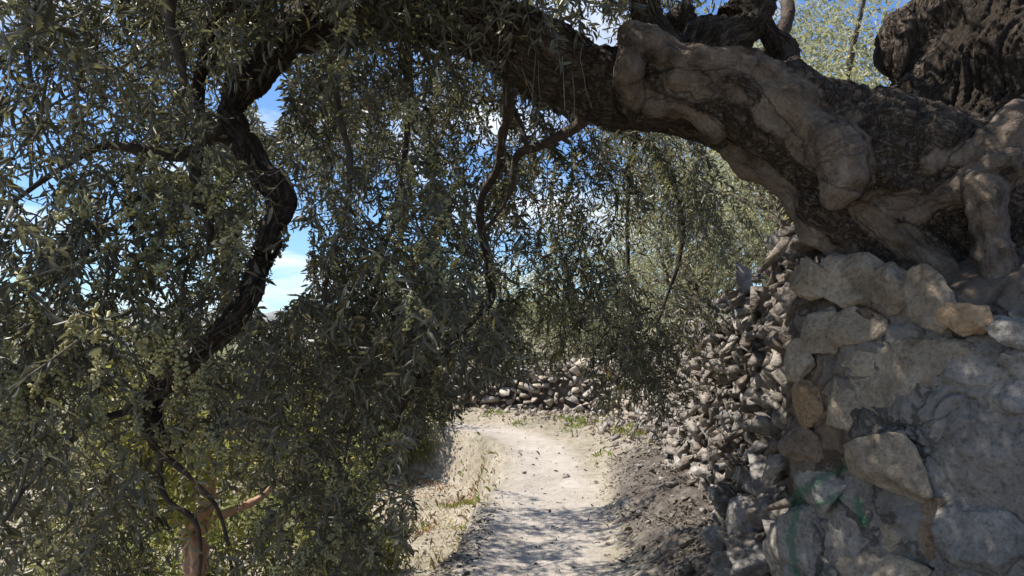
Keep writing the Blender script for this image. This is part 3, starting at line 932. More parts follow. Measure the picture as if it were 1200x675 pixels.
disp = disp * (1 - 0.6 * upper) + upper * (0.045 * ridged(wv * np.array([6.5, 6.5, 1.5]) + 3, 2) + 0.006 * ridged(wv * np.array([18, 18, 4]) + 3, 2) - 0.03)
disp += 0.020 * fbm(V * 3.0 + 11, 2)
V = V + nrm * disp[:, None]
nrm = set_normals(V)
disp = rgh * (0.0045 * ridged(bark * 5.0, 2) + (1 - 0.8 * upper) * 0.003 * fbm(V * 70, 2)) + cal * 0.0012 * fbm(V * 55, 2)
V = V + nrm * disp[:, None]
set_normals(V)
attr(tme, 'callus', cal)
attr(tme, 'barkco', bark, kind='FLOAT_VECTOR')
tme.polygons.foreach_set('use_smooth', np.ones(len(tme.polygons), dtype=bool))
tme.materials.clear()
child_of(add('trunk', tme, M['bark']), tree)

def limb(ch, name='branch', sides=14, rough=0.12, step=0.02, mat='branch', parent=tree):
    cp = chain_pts(ch, step) if len(ch[0]) == 4 and not isinstance(ch, np.ndarray) else ch
    cp = np.array(cp)
    kk = cp[:, :3] * 5.0 + len(cp)
    cp[:, :3] += np.stack([perlin(kk), perlin(kk + 40), perlin(kk + 80)], 1) * np.minimum(cp[:, 3:4] * 0.7 + 0.005, 0.035) * np.sin(np.linspace(0, np.pi, len(cp)))[:, None] ** 0.5
    cp[:, 3] *= 1 + 0.30 * perlin(kk * 2.2 + 7)
    V, q, c = tube(cp, sides)
    n = len(cp)
    cen = np.repeat(cp[:, :3], sides, 0)
    rad = np.repeat(cp[:, 3], sides)
    body = V[:n * sides]
    out = (body - cen) / (rad[:, None] + 1e-9)
    T = np.gradient(cp[:, :3], axis=0); T /= np.linalg.norm(T, axis=1)[:, None] + 1e-9
    al = np.repeat(np.concatenate([[0], np.cumsum(np.linalg.norm(np.diff(cp[:, :3], axis=0), axis=1))]), sides)
    qd = out * 2.1 + np.stack([al * 5, al * 3, al * 0], 1) + n * 0.37
    body += out * (rad * rough * (ridged(qd, 3) - 0.5 + 1.2 * fbm(np.stack([al * 4, al * 0 + n, out[:, 0]], 1), 2)))[:, None]
    V[:n * sides] = body
    me = np_mesh(name, V, [q, c], True)
    if mat == 'bark':
        bc = np.vstack([out * np.maximum(rad, 0.03)[:, None] * 11 + np.stack([al * 0.6, al * 1.9, al * 0.3], 1), np.zeros((2, 3))])
        attr(me, 'barkco', bc, kind='FLOAT_VECTOR')
        attr(me, 'callus', np.full(len(V), -0.25))
    o = add(name, me, M[mat])
    child_of(o, parent)
    return o

BRANCHES = [
    [(365, 20, 3.15, .115), (335, 50, 3.15, .10), (305, 82, 3.15, .090), (280, 115, 3.14, .082), (272, 140, 3.12, .078), (290, 175, 3.1, .075), (318, 206, 3.06, .080), (326, 232, 3.04, .072), (318, 275, 3.0, .062), (304, 320, 2.96, .058), (284, 360, 2.93, .056), (248, 396, 2.9, .056), (210, 430, 2.87, .058), (184, 462, 2.86, .056), (178, 492, 2.85, .048), (190, 520, 2.85, .042), (212, 525, 2.84, .022)],
    [(275, 135, 3.12, .05), (258, 152, 3.08, .042), (238, 166, 3.04, .038), (214, 184, 2.98, .034), (170, 178, 2.9, .024), (120, 176, 2.82, .018), (60, 205, 2.7, .012), (10, 240, 2.6, .008)],
    [(190, -60, 2.7, .038), (200, 0, 2.7, .036), (206, 40, 2.7, .034), (212, 78, 2.7, .024), (216, 100, 2.7, .011), (210, 126, 2.7, .004)],
    [(250, -60, 3.4, .05), (258, 0, 3.4, .045), (242, 50, 3.4, .035), (232, 110, 3.35, .025), (232, 165, 3.1, .02)],
    [(236, 166, 3.04, .03), (228, 205, 3.0, .026), (238, 240, 2.96, .026), (246, 275, 2.94, .014), (240, 300, 2.94, .004)],
    [(228, 190, 3.0, .018), (222, 230, 2.98, .016), (262, 262, 2.96, .015), (290, 300, 2.95, .012)],
    [(190, 522, 2.85, .026), (186, 550, 2.84, .016), (196, 585, 2.83, .014), (226, 606, 2.82, .012), (236, 640, 2.8, .009), (232, 690, 2.8, .006)],
    [(192, 535, 2.85, .018), (222, 558, 2.84, .010), (252, 590, 2.83, .009), (268, 640, 2.82, .007)],
    [(600, 60, 2.95, .05), (596, 120, 3.2, .035), (585, 190, 3.5, .030), (560, 245, 3.7, .028), (572, 300, 3.8, .028), (574, 350, 3.85, .027), (548, 382, 3.85, .026), (515, 420, 3.85, .026), (480, 462, 3.85, .022), (462, 505, 3.85, .013)],
    [(690, 110, 2.95, .06), (676, 150, 3.1, .034), (640, 166, 3.25, .028), (606, 182, 3.35, .025), (596, 230, 3.4, .016), (560, 280, 3.45, .01)],
    [(620, 176, 3.3, .018), (606, 140, 3.3, .016), (596, 110, 3.2, .014)],
    [(745, 100, 2.8, .09), (744, 60, 2.8, .080), (752, 24, 2.75, .060), (744, -10, 2.75, .055), (730, -80, 2.8, .05)],
    [(790, 100, 2.72, .07), (778, 60, 2.74, .055), (766, 20, 2.76, .042), (764, -30, 2.8, .04), (780, -90, 2.9, .04)],
    [(800, 75, 2.86, .08), (842, 40, 2.95, .085), (878, 12, 3.02, .088), (905, -40, 3.1, .085), (940, -120, 3.3, .07)],
    [(930, 120, 2.75, .05), (926, 70, 2.98, .042), (908, 46, 3.05, .035), (898, 20, 3.05, .028), (902, -20, 3.05, .025), (915, -80, 3.1, .02)],
    [(900, 60, 3.2, .03), (920, 20, 3.3, .026), (922, -30, 3.4, .022)],
    [(470, 20, 3.0, .06), (480, 120, 3.2, .03), (470, 220, 3.4, .024), (440, 330, 3.5, .02), (420, 450, 3.6, .016), (400, 560, 3.6, .01)],
    [(400, 20, 3.05, .05), (392, 100, 2.9, .028), (410, 220, 2.8, .02), (380, 340, 2.8, .016), (395, 450, 2.8, .012)],
    [(200, 448, 2.87, .035), (150, 480, 2.7, .022), (100, 500, 2.5, .016), (40, 560, 2.3, .012), (0, 620, 2.2, .008)],
    [(560, 40, 2.95, .05), (640, 120, 4.0, .035), (720, 150, 5.0, .03), (780, 190, 5.4, .022), (800, 280, 5.6, .015), (770, 380, 5.6, .01)],
    [(800, 20, 3.0, .05), (760, 60, 4.4, .03), (745, 150, 5.2, .02), (735, 260, 5.4, .014), (740, 380, 5.4, .008)],
    [(300, 20, 3.2, .06), (200, -60, 3.0, .045), (100, -80, 2.8, .035), (0, -60, 2.6, .025), (-80, 0, 2.4, .018)],
    [(60, -70, 2.75, .028), (34, 20, 2.5, .012), (30, 60, 2.4, .009), (48, 130, 2.3, .006)],
]
for bi, ch in enumerate(BRANCHES):
    if bi in (0, 1, 2, 4, 18, 6, 7, 8, 9, 10, 11, 16, 17):
        ch[:] = [(a_, b_, c_, d_ * {0: 0.72, 8: 0.68, 9: 0.65, 10: 0.65, 11: 0.6, 2: 0.6, 16: 0.5, 17: 0.5, 6: 0.7, 7: 0.8, 4: 0.8, 1: 0.8, 18: 0.6}[bi]) for a_, b_, c_, d_ in ch]
    big = max(c_[3] for c_ in ch) > 0.045
    limb(ch, sides=26 if big else 12, rough=0.20 if big else 0.13, step=0.012 if big else 0.02, mat='bark' if big else 'branch')

# ------------------------------------------------------------------ foliage
def frames(dirs, r, roll=None):
    """leaf frames: axis, side, normal"""
    a = dirs / np.linalg.norm(dirs, axis=1)[:, None]
    ref = r.normal(size=a.shape)
    if roll is not None:
        ref = ref * roll + np.array([0, 0, 1.0])
    n = ref - (ref * a).sum(1)[:, None] * a
    n /= np.linalg.norm(n, axis=1)[:, None] + 1e-9
    s = np.cross(a, n)
    return a, s, n

LEAF_T = np.array([(0, 0, 0), (0.30, 0.5, 0.07), (0.70, 0.42, 0.05), (1, 0, -0.12), (0.70, -0.42, 0.05), (0.30, -0.5, 0.07)])   # along, side, lift
LEAF_F = np.array([(0, 5, 4, 3), (0, 3, 2, 1)])

CURL = np.random.default_rng(99)
def leaves_mesh(name, pos, a, s, n, ln, wd, tone):
    k = len(pos)
    V = (pos[:, None, :] + LEAF_T[None, :, 0:1] * (a * ln[:, None])[:, None, :] + LEAF_T[None, :, 1:2] * (s * wd[:, None])[:, None, :]
         + LEAF_T[None, :, 2:3] * (n * (ln * CURL.uniform(-0.8, 2.4, k))[:, None])[:, None, :])
    F_ = (np.arange(k)[:, None, None] * 6 + LEAF_F[None]).reshape(-1, 4)
    me = np_mesh(name, V.reshape(-1, 3), F_, True)
    attr(me, 'tone', np.repeat(tone, 2), 'FACE')
    return me

def twigs_mesh(name, A, B, ra, rb):
    """three-sided tapered sticks from A to B"""
    T = B - A; T /= np.linalg.norm(T, axis=1)[:, None] + 1e-9
    U = np.cross(T, np.array([0.3, 0.9, 0.2])); U /= np.linalg.norm(U, axis=1)[:, None] + 1e-9
    W = np.cross(T, U)
    th = np.array([0, 2.094, 4.189])
    ring = np.cos(th)[None, :, None] * U[:, None, :] + np.sin(th)[None, :, None] * W[:, None, :]
    V = np.concatenate([A[:, None] + ring * ra[:, None, None], B[:, None] + ring * rb[:, None, None]], 1).reshape(-1, 3)
    base = np.arange(len(A))[:, None, None] * 6
    F_ = (base + np.array([(0, 1, 4, 3), (1, 2, 5, 4), (2, 0, 3, 5)])[None]).reshape(-1, 4)
    return np_mesh(name, V, F_)

def spray_proto(seed, length=0.55, sides=7, spacing=0.025, droop=1.0):
    r = np.random.default_rng(seed)
    lp, ld, ta, tb, tr, fl = [], [], [], [], [], []
    def twig(start, d, L, thick, gravity):
        n = max(3, int(L / 0.07))
        p_ = start.copy(); d = d / np.linalg.norm(d)
        pts = [p_.copy()]; ds = [d.copy()]
        for _ in range(n):
            d = d + r.normal(0, 0.16, 3) + np.array([0, 0, -gravity])
            d /= np.linalg.norm(d)
            p_ = p_ + d * L / n
            pts.append(p_.copy()); ds.append(d.copy())
        pts = np.array(pts); ds = np.array(ds)
        for i in range(n):
            ta.append(pts[i]); tb.append(pts[i + 1]); tr.append((thick * (1 - 0.6 * i / n), thick * (1 - 0.6 * (i + 1) / n)))
        return pts, ds
    def leafy(pts, ds, L, start_f):
        m_ = int(L * (1 - start_f) / spacing)
        ph = r.uniform(0, 6.28)
        for k in range(m_):
            f = start_f + (1 - start_f) * (k + 0.5) / m_
            x = f * (len(pts) - 1); i = min(int(x), len(pts) - 2); t = x - i
            c = pts[i] * (1 - t) + pts[i + 1] * t; dd = ds[i]
            u = np.cross(dd, (0.4, 0.3, 0.85)); u /= np.linalg.norm(u) + 1e-9
            w = np.cross(dd, u)
            ang = ph + k * 1.571 + r.normal(0, 0.35)
            for sgn in (0, math.pi):
                o = math.cos(ang + sgn) * u + math.sin(ang + sgn) * w
                sp = r.uniform(0.4, 1.5)
                lp.append(c); ld.append(dd * math.cos(sp) + o * math.sin(sp) + np.array([0, 0, -0.18]) + r.normal(0, 0.22, 3))
            if r.random() < 0.30:
                fl.append(c + r.normal(0, 0.008, 3))
    a0 = r.uniform(0, 6.28)
    d0 = np.array([math.cos(a0) * 0.7, math.sin(a0) * 0.7, -0.25 * droop])
    pts, ds = twig(np.zeros(3), d0, length, 0.0032, 0.20 * droop)
    leafy(pts, ds, length, 0.15)
    for k in range(sides):
        f = r.uniform(0.05, 0.85); x = f * (len(pts) - 1); i = int(x)
        az = r.uniform(0, 6.28)
        d1 = ds[i] * 0.55 + np.array([math.cos(az), math.sin(az), r.uniform(-0.5, 0.35)])
        L1 = length * r.uniform(0.3, 0.62)
        p2, d2 = twig(pts[i] + (pts[i + 1] - pts[i]) * (x - i), d1, L1, 0.0018, 0.20 * droop)
        leafy(p2, d2, L1, 0.08)
    return (np.array(lp), np.array(ld), np.array(ta), np.array(tb), np.array(tr), np.array(fl) if fl else np.zeros((0, 3)))

PROTOS = [spray_proto(40 + k, length=RNG.uniform(0.45, 0.75), sides=int(RNG.integers(4, 8))) for k in range(16)]

# (x0, x1, y0, y1, d0, d1, sprays, gate) pixel extents of foliage masses and their depth range
MASSES = [
    (-90, 150, -40, 260, 2.0, 4.6, 115), (120, 330, -60, 200, 2.6, 5.2, 95), (-90, 60, 30, 620, 1.5, 2.1, 26), (30, 160, 250, 600, 1.7, 2.4, 16),
    (-90, 190, 220, 620, 2.2, 4.2, 215), (150, 300, 250, 520, 2.6, 4.4, 95), (-60, 130, 520, 720, 2.0, 4.0, 70), (280, 375, 375, 460, 3.0, 4.6, 50), (290, 370, 440, 690, 2.8, 4.4, 60),
    (300, 350, -60, 40, 2.6, 4.2, 24), (355, 500, -60, 130, 2.3, 3.9, 120), (370, 560, 80, 420, 2.5, 4.4, 260), (350, 480, 330, 650, 2.6, 4.4, 190),
    (480, 560, 350, 470, 3.4, 4.4, 34), (540, 690, 150, 330, 3.3, 4.8, 115), (500, 700, -60, 60, 2.6, 4.6, 50), (560, 660, 290, 370, 3.6, 4.8, 46),
    (690, 840, 130, 300, 4.4, 6.4, 120), (680, 840, 260, 380, 4.4, 6.4, 70), (700, 835, 320, 430, 4.6, 6.2, 60), (712, 818, 390, 480, 4.8, 5.8, 48),
    (700, 1000, -60, 20, 3.4, 5.0, 44),
]
pos, HUBS = [], []
r = np.random.default_rng(77)
for (x0, x1, y0, y1, d0, d1, n) in MASSES:
    n = int(n * (0.37 if (x0 < 300 and y0 >= 220) else 0.46 if x0 < 340 else 0.36 if x0 < 680 else 0.36))
    hubs = [P(r.uniform(x0, x1), r.uniform(y0, y1), r.uniform(d0, d1)) + np.array([0, 0, 0.22]) for _ in range(max(2, n // 5))]
    HUBS += hubs
    for q in range(n):
        pos.append(hubs[q % len(hubs)] + r.normal(0, 0.12, 3))
# crown mostly above the picture, masses added to shade path, wall and limb
n_low = len(pos)
for cen, rad, n in (((-1.0, 3.4, 4.4), (3.2, 2.4, 1.2), 220), ((-1.9, 6.3, 3.8), (1.25, 2.3, 0.7), 230), ((-0.6, 2.1, 4.0), (1.4, 1.2, 0.7), 400), ((1.9, 3.0, 5.0), (1.8, 2.2, 1.2), 190), ((0.6, 0.2, 4.6), (2.6, 1.8, 1.0), 170)):
    hubs = []
    while len(hubs) < n // 5:
        q = r.uniform(-1, 1, 3)
        if q @ q < 1:
            hubs.append(np.array(cen) + q * np.array(rad))
    for q in range(n):
        pos.append(hubs[q % len(hubs)] + r.normal(0, 0.14, 3))
N_LOW = n_low
pos = np.array(pos)
LP, LD, TA, TB, TR, FL = [], [], [], [], [], []
LS, LT = [], []
for ip, p_ in enumerate(pos):
    pr = PROTOS[int(r.integers(len(PROTOS)))]
    th_ = r.uniform(0, 6.28); sc = r.uniform(0.75, 1.2)
    c_, s_ = math.cos(th_), math.sin(th_)
    R_ = np.array([[c_, -s_, 0], [s_, c_, 0], [0, 0, 1]])
    st = 1 if ip < N_LOW else 2
    LP.append(pr[0][::st] * sc @ R_.T + p_); LD.append(pr[1][::st] @ R_.T); LS.append(np.full(len(LP[-1]), (1.0 if st == 1 else 1.42) * r.uniform(0.8, 1.22))); LT.append(np.full(len(LP[-1]), r.normal(0, 0.13)))
    if st == 1:
        TA.append(pr[2] * sc @ R_.T + p_); TB.append(pr[3] * sc @ R_.T + p_); TR.append(pr[4])
    else:
        TA.append(pr[2][:7] * sc @ R_.T + p_); TB.append(pr[3][:7] * sc @ R_.T + p_); TR.append(pr[4][:7])
    FL.append(pr[5] * sc @ R_.T + p_)
LP, LD, LS, LT, TA, TB, TR, FL = map(np.concatenate, (LP, LD, LS, LT, TA, TB, TR, FL))

NODES = np.concatenate([chain_pts(ch, 0.08)[:, :3] for ch in BRANCHES] + [chain_pts(ROUGH[1], 0.08)[:, :3]])
for hb in HUBS:
    dn = np.linalg.norm((NODES - hb) * np.array([1, 1, 0.8]), axis=1)
    i = int(np.argmin(dn))
    if dn[i] > 2.4: continue
    t = np.linspace(0, 1, 9)[:, None]
    c1 = NODES[i] + (hb - NODES[i]) * 0.5 + np.array([0, 0, 0.12 + 0.15 * dn[i]]) + r.normal(0, 0.10, 3)
    pth = (1 - t) ** 2 * NODES[i] + 2 * t * (1 - t) * c1 + t ** 2 * hb
    pth[1:-1] += r.normal(0, 0.012, (7, 3))
    r0 = 0.004 + 0.004 * min(dn[i], 1.5)
    TA = np.vstack([TA, pth[:-1]]); TB = np.vstack([TB, pth[1:]])
    rr_ = r0 * (1 - 0.65 * t[:, 0]); TR = np.vstack([TR, np.stack([rr_[:-1], rr_[1:]], 1)])
# long bare shoots hanging from the limb
for k in range(46):
    st_ = P(r.uniform(380, 730), r.uniform(10, 90), r.uniform(2.5, 3.2))
    L_ = r.uniform(0.2, 0.55); n_ = 6
    t = np.linspace(0, 1, n_ + 1)[:, None]
    pth = st_ + np.array([0, 0, -L_]) * t + r.normal(0, 0.05, 3) * t ** 2 + np.cumsum(r.normal(0, 0.006, (n_ + 1, 3)), 0)
    TA = np.vstack([TA, pth[:-1]]); TB = np.vstack([TB, pth[1:]]); TR = np.vstack([TR, np.full((n_, 2), 0.0017)])

def in_poly(pp, poly):
    inside = np.zeros(len(pp), bool)
    x, y = pp[:, 0], pp[:, 1]
    for i in range(len(poly)):
        (x1, y1), (x2, y2) = poly[i], poly[i - 1]
        c_ = ((y1 > y) != (y2 > y)) & (x < (x2 - x1) * (y - y1) / (y2 - y1 + 1e-9) + x1)
        inside ^= c_
    return inside
# open air where the tree carries no twigs: over the path, the gap beside the hanging limb, the face of the great limb
CLEAR = [([(470, 700), (488, 600), (478, 520), (560, 470), (570, 445), (690, 440), (700, 520), (770, 570), (870, 700)], 0, 9),
         ([(318, 300), (330, 285), (345, 258), (368, 275), (358, 300), (362, 335), (340, 360), (310, 376), (300, 360)], 0, 9),
         ([(300, 90), (335, 75), (335, 130), (315, 160), (300, 130)], 0, 9),
         ([(690, 20), (1210, -60), (1210, 700), (900, 700), (930, 260), (890, 200), (820, 160), (700, 150)], 0, 3.6),
         ([(580, 200), (600, 150), (690, 150), (690, 260), (660, 240)], 0, 3.0),
         ([(835, 480), (870, 330), (960, 260), (960, 700), (840, 700)], 0, 9)]
def clear_mask(Pt):
    pp = to_px(Pt)
    k = np.zeros(len(Pt), bool)
    for poly, a, b in CLEAR:
        k |= in_poly(pp, poly) & (Pt[:, 1] < b) & (Pt[:, 1] > a)
    rr_ = np.random.default_rng(31).random(len(Pt))
    k |= in_poly(pp, [(180, 535), (235, 505), (310, 520), (318, 590), (262, 640), (195, 625)]) & (Pt[:, 1] < 5) & (rr_ < 0.72)
    k |= in_poly(pp, [(60, 470), (150, 450), (170, 540), (90, 560)]) & (Pt[:, 1] < 5) & (rr_ < 0.5)
    for bi in (0, 1, 2, 4, 6, 7, 8):
        ch = np.array(BRANCHES[bi])
        for a_, b_ in zip(ch[:-1], ch[1:]):
            d_ = b_[:2] - a_[:2]
            t_ = np.clip(((pp - a_[:2]) @ d_) / (d_ @ d_), 0, 1)
            dd_ = np.linalg.norm(pp - (a_[:2] + t_[:, None] * d_), axis=1)
            k |= (dd_ < 5 + a_[3] * FPX / a_[2]) & (Pt[:, 1] < a_[2]) & (rr_ < 0.72)
    k |= np.linalg.norm(Pt - np.array([0, 0, CAM_H]), axis=1) < 1.25
    gh_, _, gw_ = terrain(Pt[:, 0], Pt[:, 1])
    k |= Pt[:, 2] < gh_ + 0.05
    return k
km = ~clear_mask(LP)
LP, LD, LS, LT = LP[km], LD[km], LS[km], LT[km]
km = ~(clear_mask(TA) | clear_mask(TB))
TA, TB, TR = TA[km], TB[km], TR[km]
FL = FL[~clear_mask(FL)]
r = np.random.default_rng(12)
a, s, n = frames(LD, r, 0.9)
ln = np.clip(r.normal(0.043, 0.011, len(LP)), 0.02, 0.068) * LS; wd = ln * r.uniform(0.14, 0.22, len(LP)); tone = np.where(r.random(len(LP)) < 0.02, 1.0, np.clip(r.beta(1.5, 2.3, len(LP)) + LT, 0, 0.95))
dist = np.linalg.norm(LP - np.array([0, 0, CAM_H]), axis=1)
pp = to_px(LP)
inview = (pp[:, 0] > 5) & (pp[:, 0] < 1195) & (pp[:, 1] > 5) & (pp[:, 1] < 670)
size_px = np.where(inview, ln / dist * np.sqrt(np.clip(1 - ((a * (LP - np.array([0, 0, CAM_H]))).sum(1) / dist) ** 2, 0, 1)), 0)
order = np.argsort(-size_px)
single, rest = order[:300], order[300:]
child_of(add('foliage', leaves_mesh('foliage', LP[rest], a[rest], s[rest], n[rest], ln[rest], wd[rest], tone[rest]), M['leaf'], kind='stuff'), tree)
child_of(add('twigs', twigs_mesh('twigs', TA, TB, TR[:, 0], TR[:, 1]), M['twig'], kind='stuff'), tree)
# nearest leaves, finer outline, a few meshes shared
leaf_meshes = []
for k in range(6):
    nseg = 7
    xs_ = np.linspace(0, 1, nseg)
    half = 0.5 * np.sin(np.pi * np.clip(xs_, 0.0, 1) ** 0.85) ** 0.8
    half[0] = 0.03; half[-1] = 0.0
    bend = (-0.10 - 0.05 * k) * xs_ ** 2 + 0.05 * xs_
    Vl = np.concatenate([np.stack([xs_, half, bend * 1.0 + 0.05 * half], 1), np.stack([xs_, 0 * half, bend - 0.02], 1), np.stack([xs_, -half, bend + 0.05 * half], 1)])
    i_ = np.arange(nseg - 1)
    Fl = np.vstack([np.stack([i_ + nseg, i_ + nseg + 1, i_ + 1, i_], 1), np.stack([i_ + 2 * nseg, i_ + 2 * nseg + 1, i_ + nseg + 1, i_ + nseg], 1)])
    me = np_mesh('leaf', Vl, Fl, True)
    attr(me, 'tone', np.full(len(Fl), 0.12 + 0.12 * k), 'FACE')
    me.materials.append(M['leaf'])
    leaf_meshes.append(me)
tl_ = np.array(tree.location)
for q, i in enumerate(single):
    o = bpy.data.objects.new('leaf', leaf_meshes[q % 6])
    COL.objects.link(o)
    o.parent = tree
    mt = Matrix.Identity(4)
    cols = (a[i] * ln[i], s[i] * wd[i], n[i] * ln[i])
    for c_ in range(3):
        for b_ in range(3):
            mt[b_][c_] = cols[c_][b_]
    for b_ in range(3):
        mt[b_][3] = LP[i][b_] - tl_[b_]
    o.matrix_local = mt

# blossom clusters
def blossom(seed, n=30):
    r = np.random.default_rng(seed)
    m_ = 7
    stem = np.stack([r.normal(0, 0.0012, m_), r.normal(0, 0.0012, m_), -0.045 * np.linspace(0, 1, m_)], 1)
    V = [stem, stem + np.array([0.0008, 0, 0])]
    F_ = [(i, i + 1, m_ + i + 1) for i in range(m_ - 1)] + [(i, m_ + i + 1, m_ + i) for i in range(m_ - 1)]
    c0 = 2 * m_
    for k in range(n):
        i = int(r.integers(0, m_))
        d = r.normal(size=3); d /= np.linalg.norm(d)
        u = np.cross(d, (0.3, 0.5, 0.8)); u /= np.linalg.norm(u); w = np.cross(d, u)
        L = r.uniform(0.005, 0.013) * (1.25 - 0.6 * i / m_); q = r.uniform(0.0026, 0.0042)
        c = stem[i] + d * L
        V.append(np.array([c + u * q, c + w * q, c - u * q, c - w * q, c + d * q]))
        b_ = c0 + 5 * k
        for j in range(4):
            F_.append((b_ + j, b_ + (j + 1) % 4, b_ + 4)); F_.append((b_ + (j + 1) % 4, b_ + j, i))
    F_ = np.array(F_)
    return np.concatenate(V), F_, len(F_)
BL = [blossom(60 + k) for k in range(5)]
BL2 = [blossom(90 + k, 13)[:2] for k in range(5)]
dist = np.linalg.norm(FL - np.array([0, 0, CAM_H]), axis=1)
pp = to_px(FL)
inview = (pp[:, 0] > 0) & (pp[:, 0] < 1200) & (pp[:, 1] > 0) & (pp[:, 1] < 675)
patch = perlin(FL * 1.7 + 4) > 0.27
FLs = FL[inview & patch & (dist < 4.2)]
FLs = FLs[np.argsort(np.linalg.norm(FLs - np.array([0, 0, CAM_H]), axis=1))]
rb = np.random.default_rng(3)
bl_me = []
for k, (V, F_, nb) in enumerate(BL):
    me = np_mesh('flower_cluster', V, F_, True)
    attr(me, 'tone', np.clip(rb.normal(0.5, 0.2) + rb.normal(0, 0.12, nb), 0, 1), 'FACE')
    me.materials.append(M['flower'])
    bl_me.append(me)
for q, p_ in enumerate(FLs[:260]):
    o = bpy.data.objects.new('flower_cluster', bl_me[q % 5])
    COL.objects.link(o); o.parent = tree
    o.location = p_ - tl_
    o.rotation_euler = (rb.normal(0, 0.5), rb.normal(0, 0.5), rb.uniform(0, 6))
    sc = rb.uniform(1.1, 1.7); o.scale = (sc, sc, sc)
more = FLs[260:1300]
if len(more):
    VV, FF, TT, n0 = [], [], [], 0
    for q, p_ in enumerate(more):
        V, F_ = BL2[q % 5]
        VV.append(V * 1.5 + p_); FF.append(F_ + n0); n0 += len(V); TT.append(np.full(len(F_), rb.random()))
    me = np_mesh('blossom', np.concatenate(VV), np.concatenate(FF), True)
    attr(me, 'tone', np.concatenate(TT), 'FACE')
    child_of(add('blossom', me, M['flower'], kind='stuff'), tree)

# ------------------------------------------------------------------ other trees
def bg_tree(name, label, base, crown_c, crown_r, n_leaf, leaf_len, mat, seed, group=None, cat='tree', trunk_r=0.16, bark='branch', wide=0.26, clump=46, stems=2, droop=0.25):
    r = np.random.default_rng(seed)
    base = np.array(base, float); cc = np.array(crown_c, float); cr = np.array(crown_r, float)
    root = empty(name, base, label, cat, group)
    for k in range(stems):
        tip = cc + r.normal(0, 0.3, 3) * cr * np.array([1, 1, 0.5])
        mid = base * 0.5 + tip * 0.5 + r.normal(0, 0.12, 3) * cr
        pts = np.array([[*(base - np.array([0, 0, 0.15])), trunk_r * 1.25], [*(base * 0.75 + mid * 0.25 + r.normal(0, .03, 3)), trunk_r], [*mid, trunk_r * 0.7], [*tip, trunk_r * 0.3]])
        t = np.linspace(0, 1, 26)
        kx = np.linspace(0, 1, 4)
        cp = np.stack([np.interp(t, kx, pts[:, j]) for j in range(4)], 1)
        for _ in range(3):
            cp[1:-1] = (cp[:-2] + cp[2:] + cp[1:-1]) / 3
        limb(cp, 'trunk', 12, 0.16, 0.05, bark, root)
        for b_ in range(5):
            st = cp[int(r.integers(10, 24))]
            end = cc + r.normal(0, 0.55, 3) * cr
            tt = np.linspace(0, 1, 10)[:, None]
            pth = st[:3] * (1 - tt) + end * tt + np.sin(tt * 3.14) * r.normal(0, 0.12, 3)
            limb(np.hstack([pth, st[3] * 0.55 * (1 - 0.85 * tt)]), 'branch', 8, 0.12, 0.05, bark, root)
    cl = r.normal(size=(clump, 3)); cl /= np.linalg.norm(cl, axis=1)[:, None]
    cl = cc + cl * (r.uniform(0.25, 1.0, clump) ** 0.6)[:, None] * cr
    which = r.integers(0, clump, n_leaf)
    csz = r.uniform(0.16, 0.36, clump)[which]
    off = r.normal(size=(n_leaf, 3)) * csz[:, None] * cr.mean() * 0.62
    off[:, 2] -= np.abs(off[:, 2]) * droop
    LPx = cl[which] + off
    d = off + r.normal(0, 0.5, (n_leaf, 3)) * cr.mean() * 0.3 + np.array([0, 0, -droop * 0.5])
    a_, s_, n_ = frames(d, r, 0.8)
    ll = leaf_len * r.uniform(0.7, 1.25, n_leaf)
    ct = r.uniform(-0.15, 0.15, clump)[which]
    me = leaves_mesh('crown', LPx, a_, s_, n_, ll, ll * wide, np.clip(r.beta(1.8, 2.0, n_leaf) + ct, 0, 1))
    child_of(add('crown', me, M[mat], kind='stuff'), root)
    return root

def gz(x, y):
    return float(terrain(np.array([x]), np.array([y]))[0][0])

G1 = 'olive trees on the terrace above the wall'
for (x, y, cz, rr, rz, n_, lab, sd) in [
    (3.5, 8.6, 3.9, 1.7, 1.6, 17000, 'pale sunlit olive tree standing on the terrace just behind the rubble wall', 1),
    (5.2, 14.5, 6.0, 2.6, 2.2, 12000, 'tall pale olive tree seen above the arching limb', 2),
    (2.9, 12.6, 3.2, 1.8, 1.7, 17000, 'silvery olive tree on the terrace behind the hanging curtain of leaves', 3),
    (2.2, 19.0, 2.7, 2.1, 2.0, 13000, 'round olive tree behind the low wall at the path bend', 4),
    (-0.7, 19.6, 2.1, 2.1, 1.6, 13000, 'spreading olive tree behind the shaded end of the low wall', 5),
    (4.6, 19.5, 4.6, 2.6, 2.4, 10000, 'distant pale olive tree between the arching limb and the wall top', 6)]:
    bg_tree('olive_tree', lab, (x, y, gz(x, y)), (x, y, cz), (rr, rr, rz), n_, 0.075 if y < 14 else 0.10, 'far_leaf_lit', 900 + sd, G1, wide=0.25, clump=60)
G2 = 'olive trees in the valley to the left'
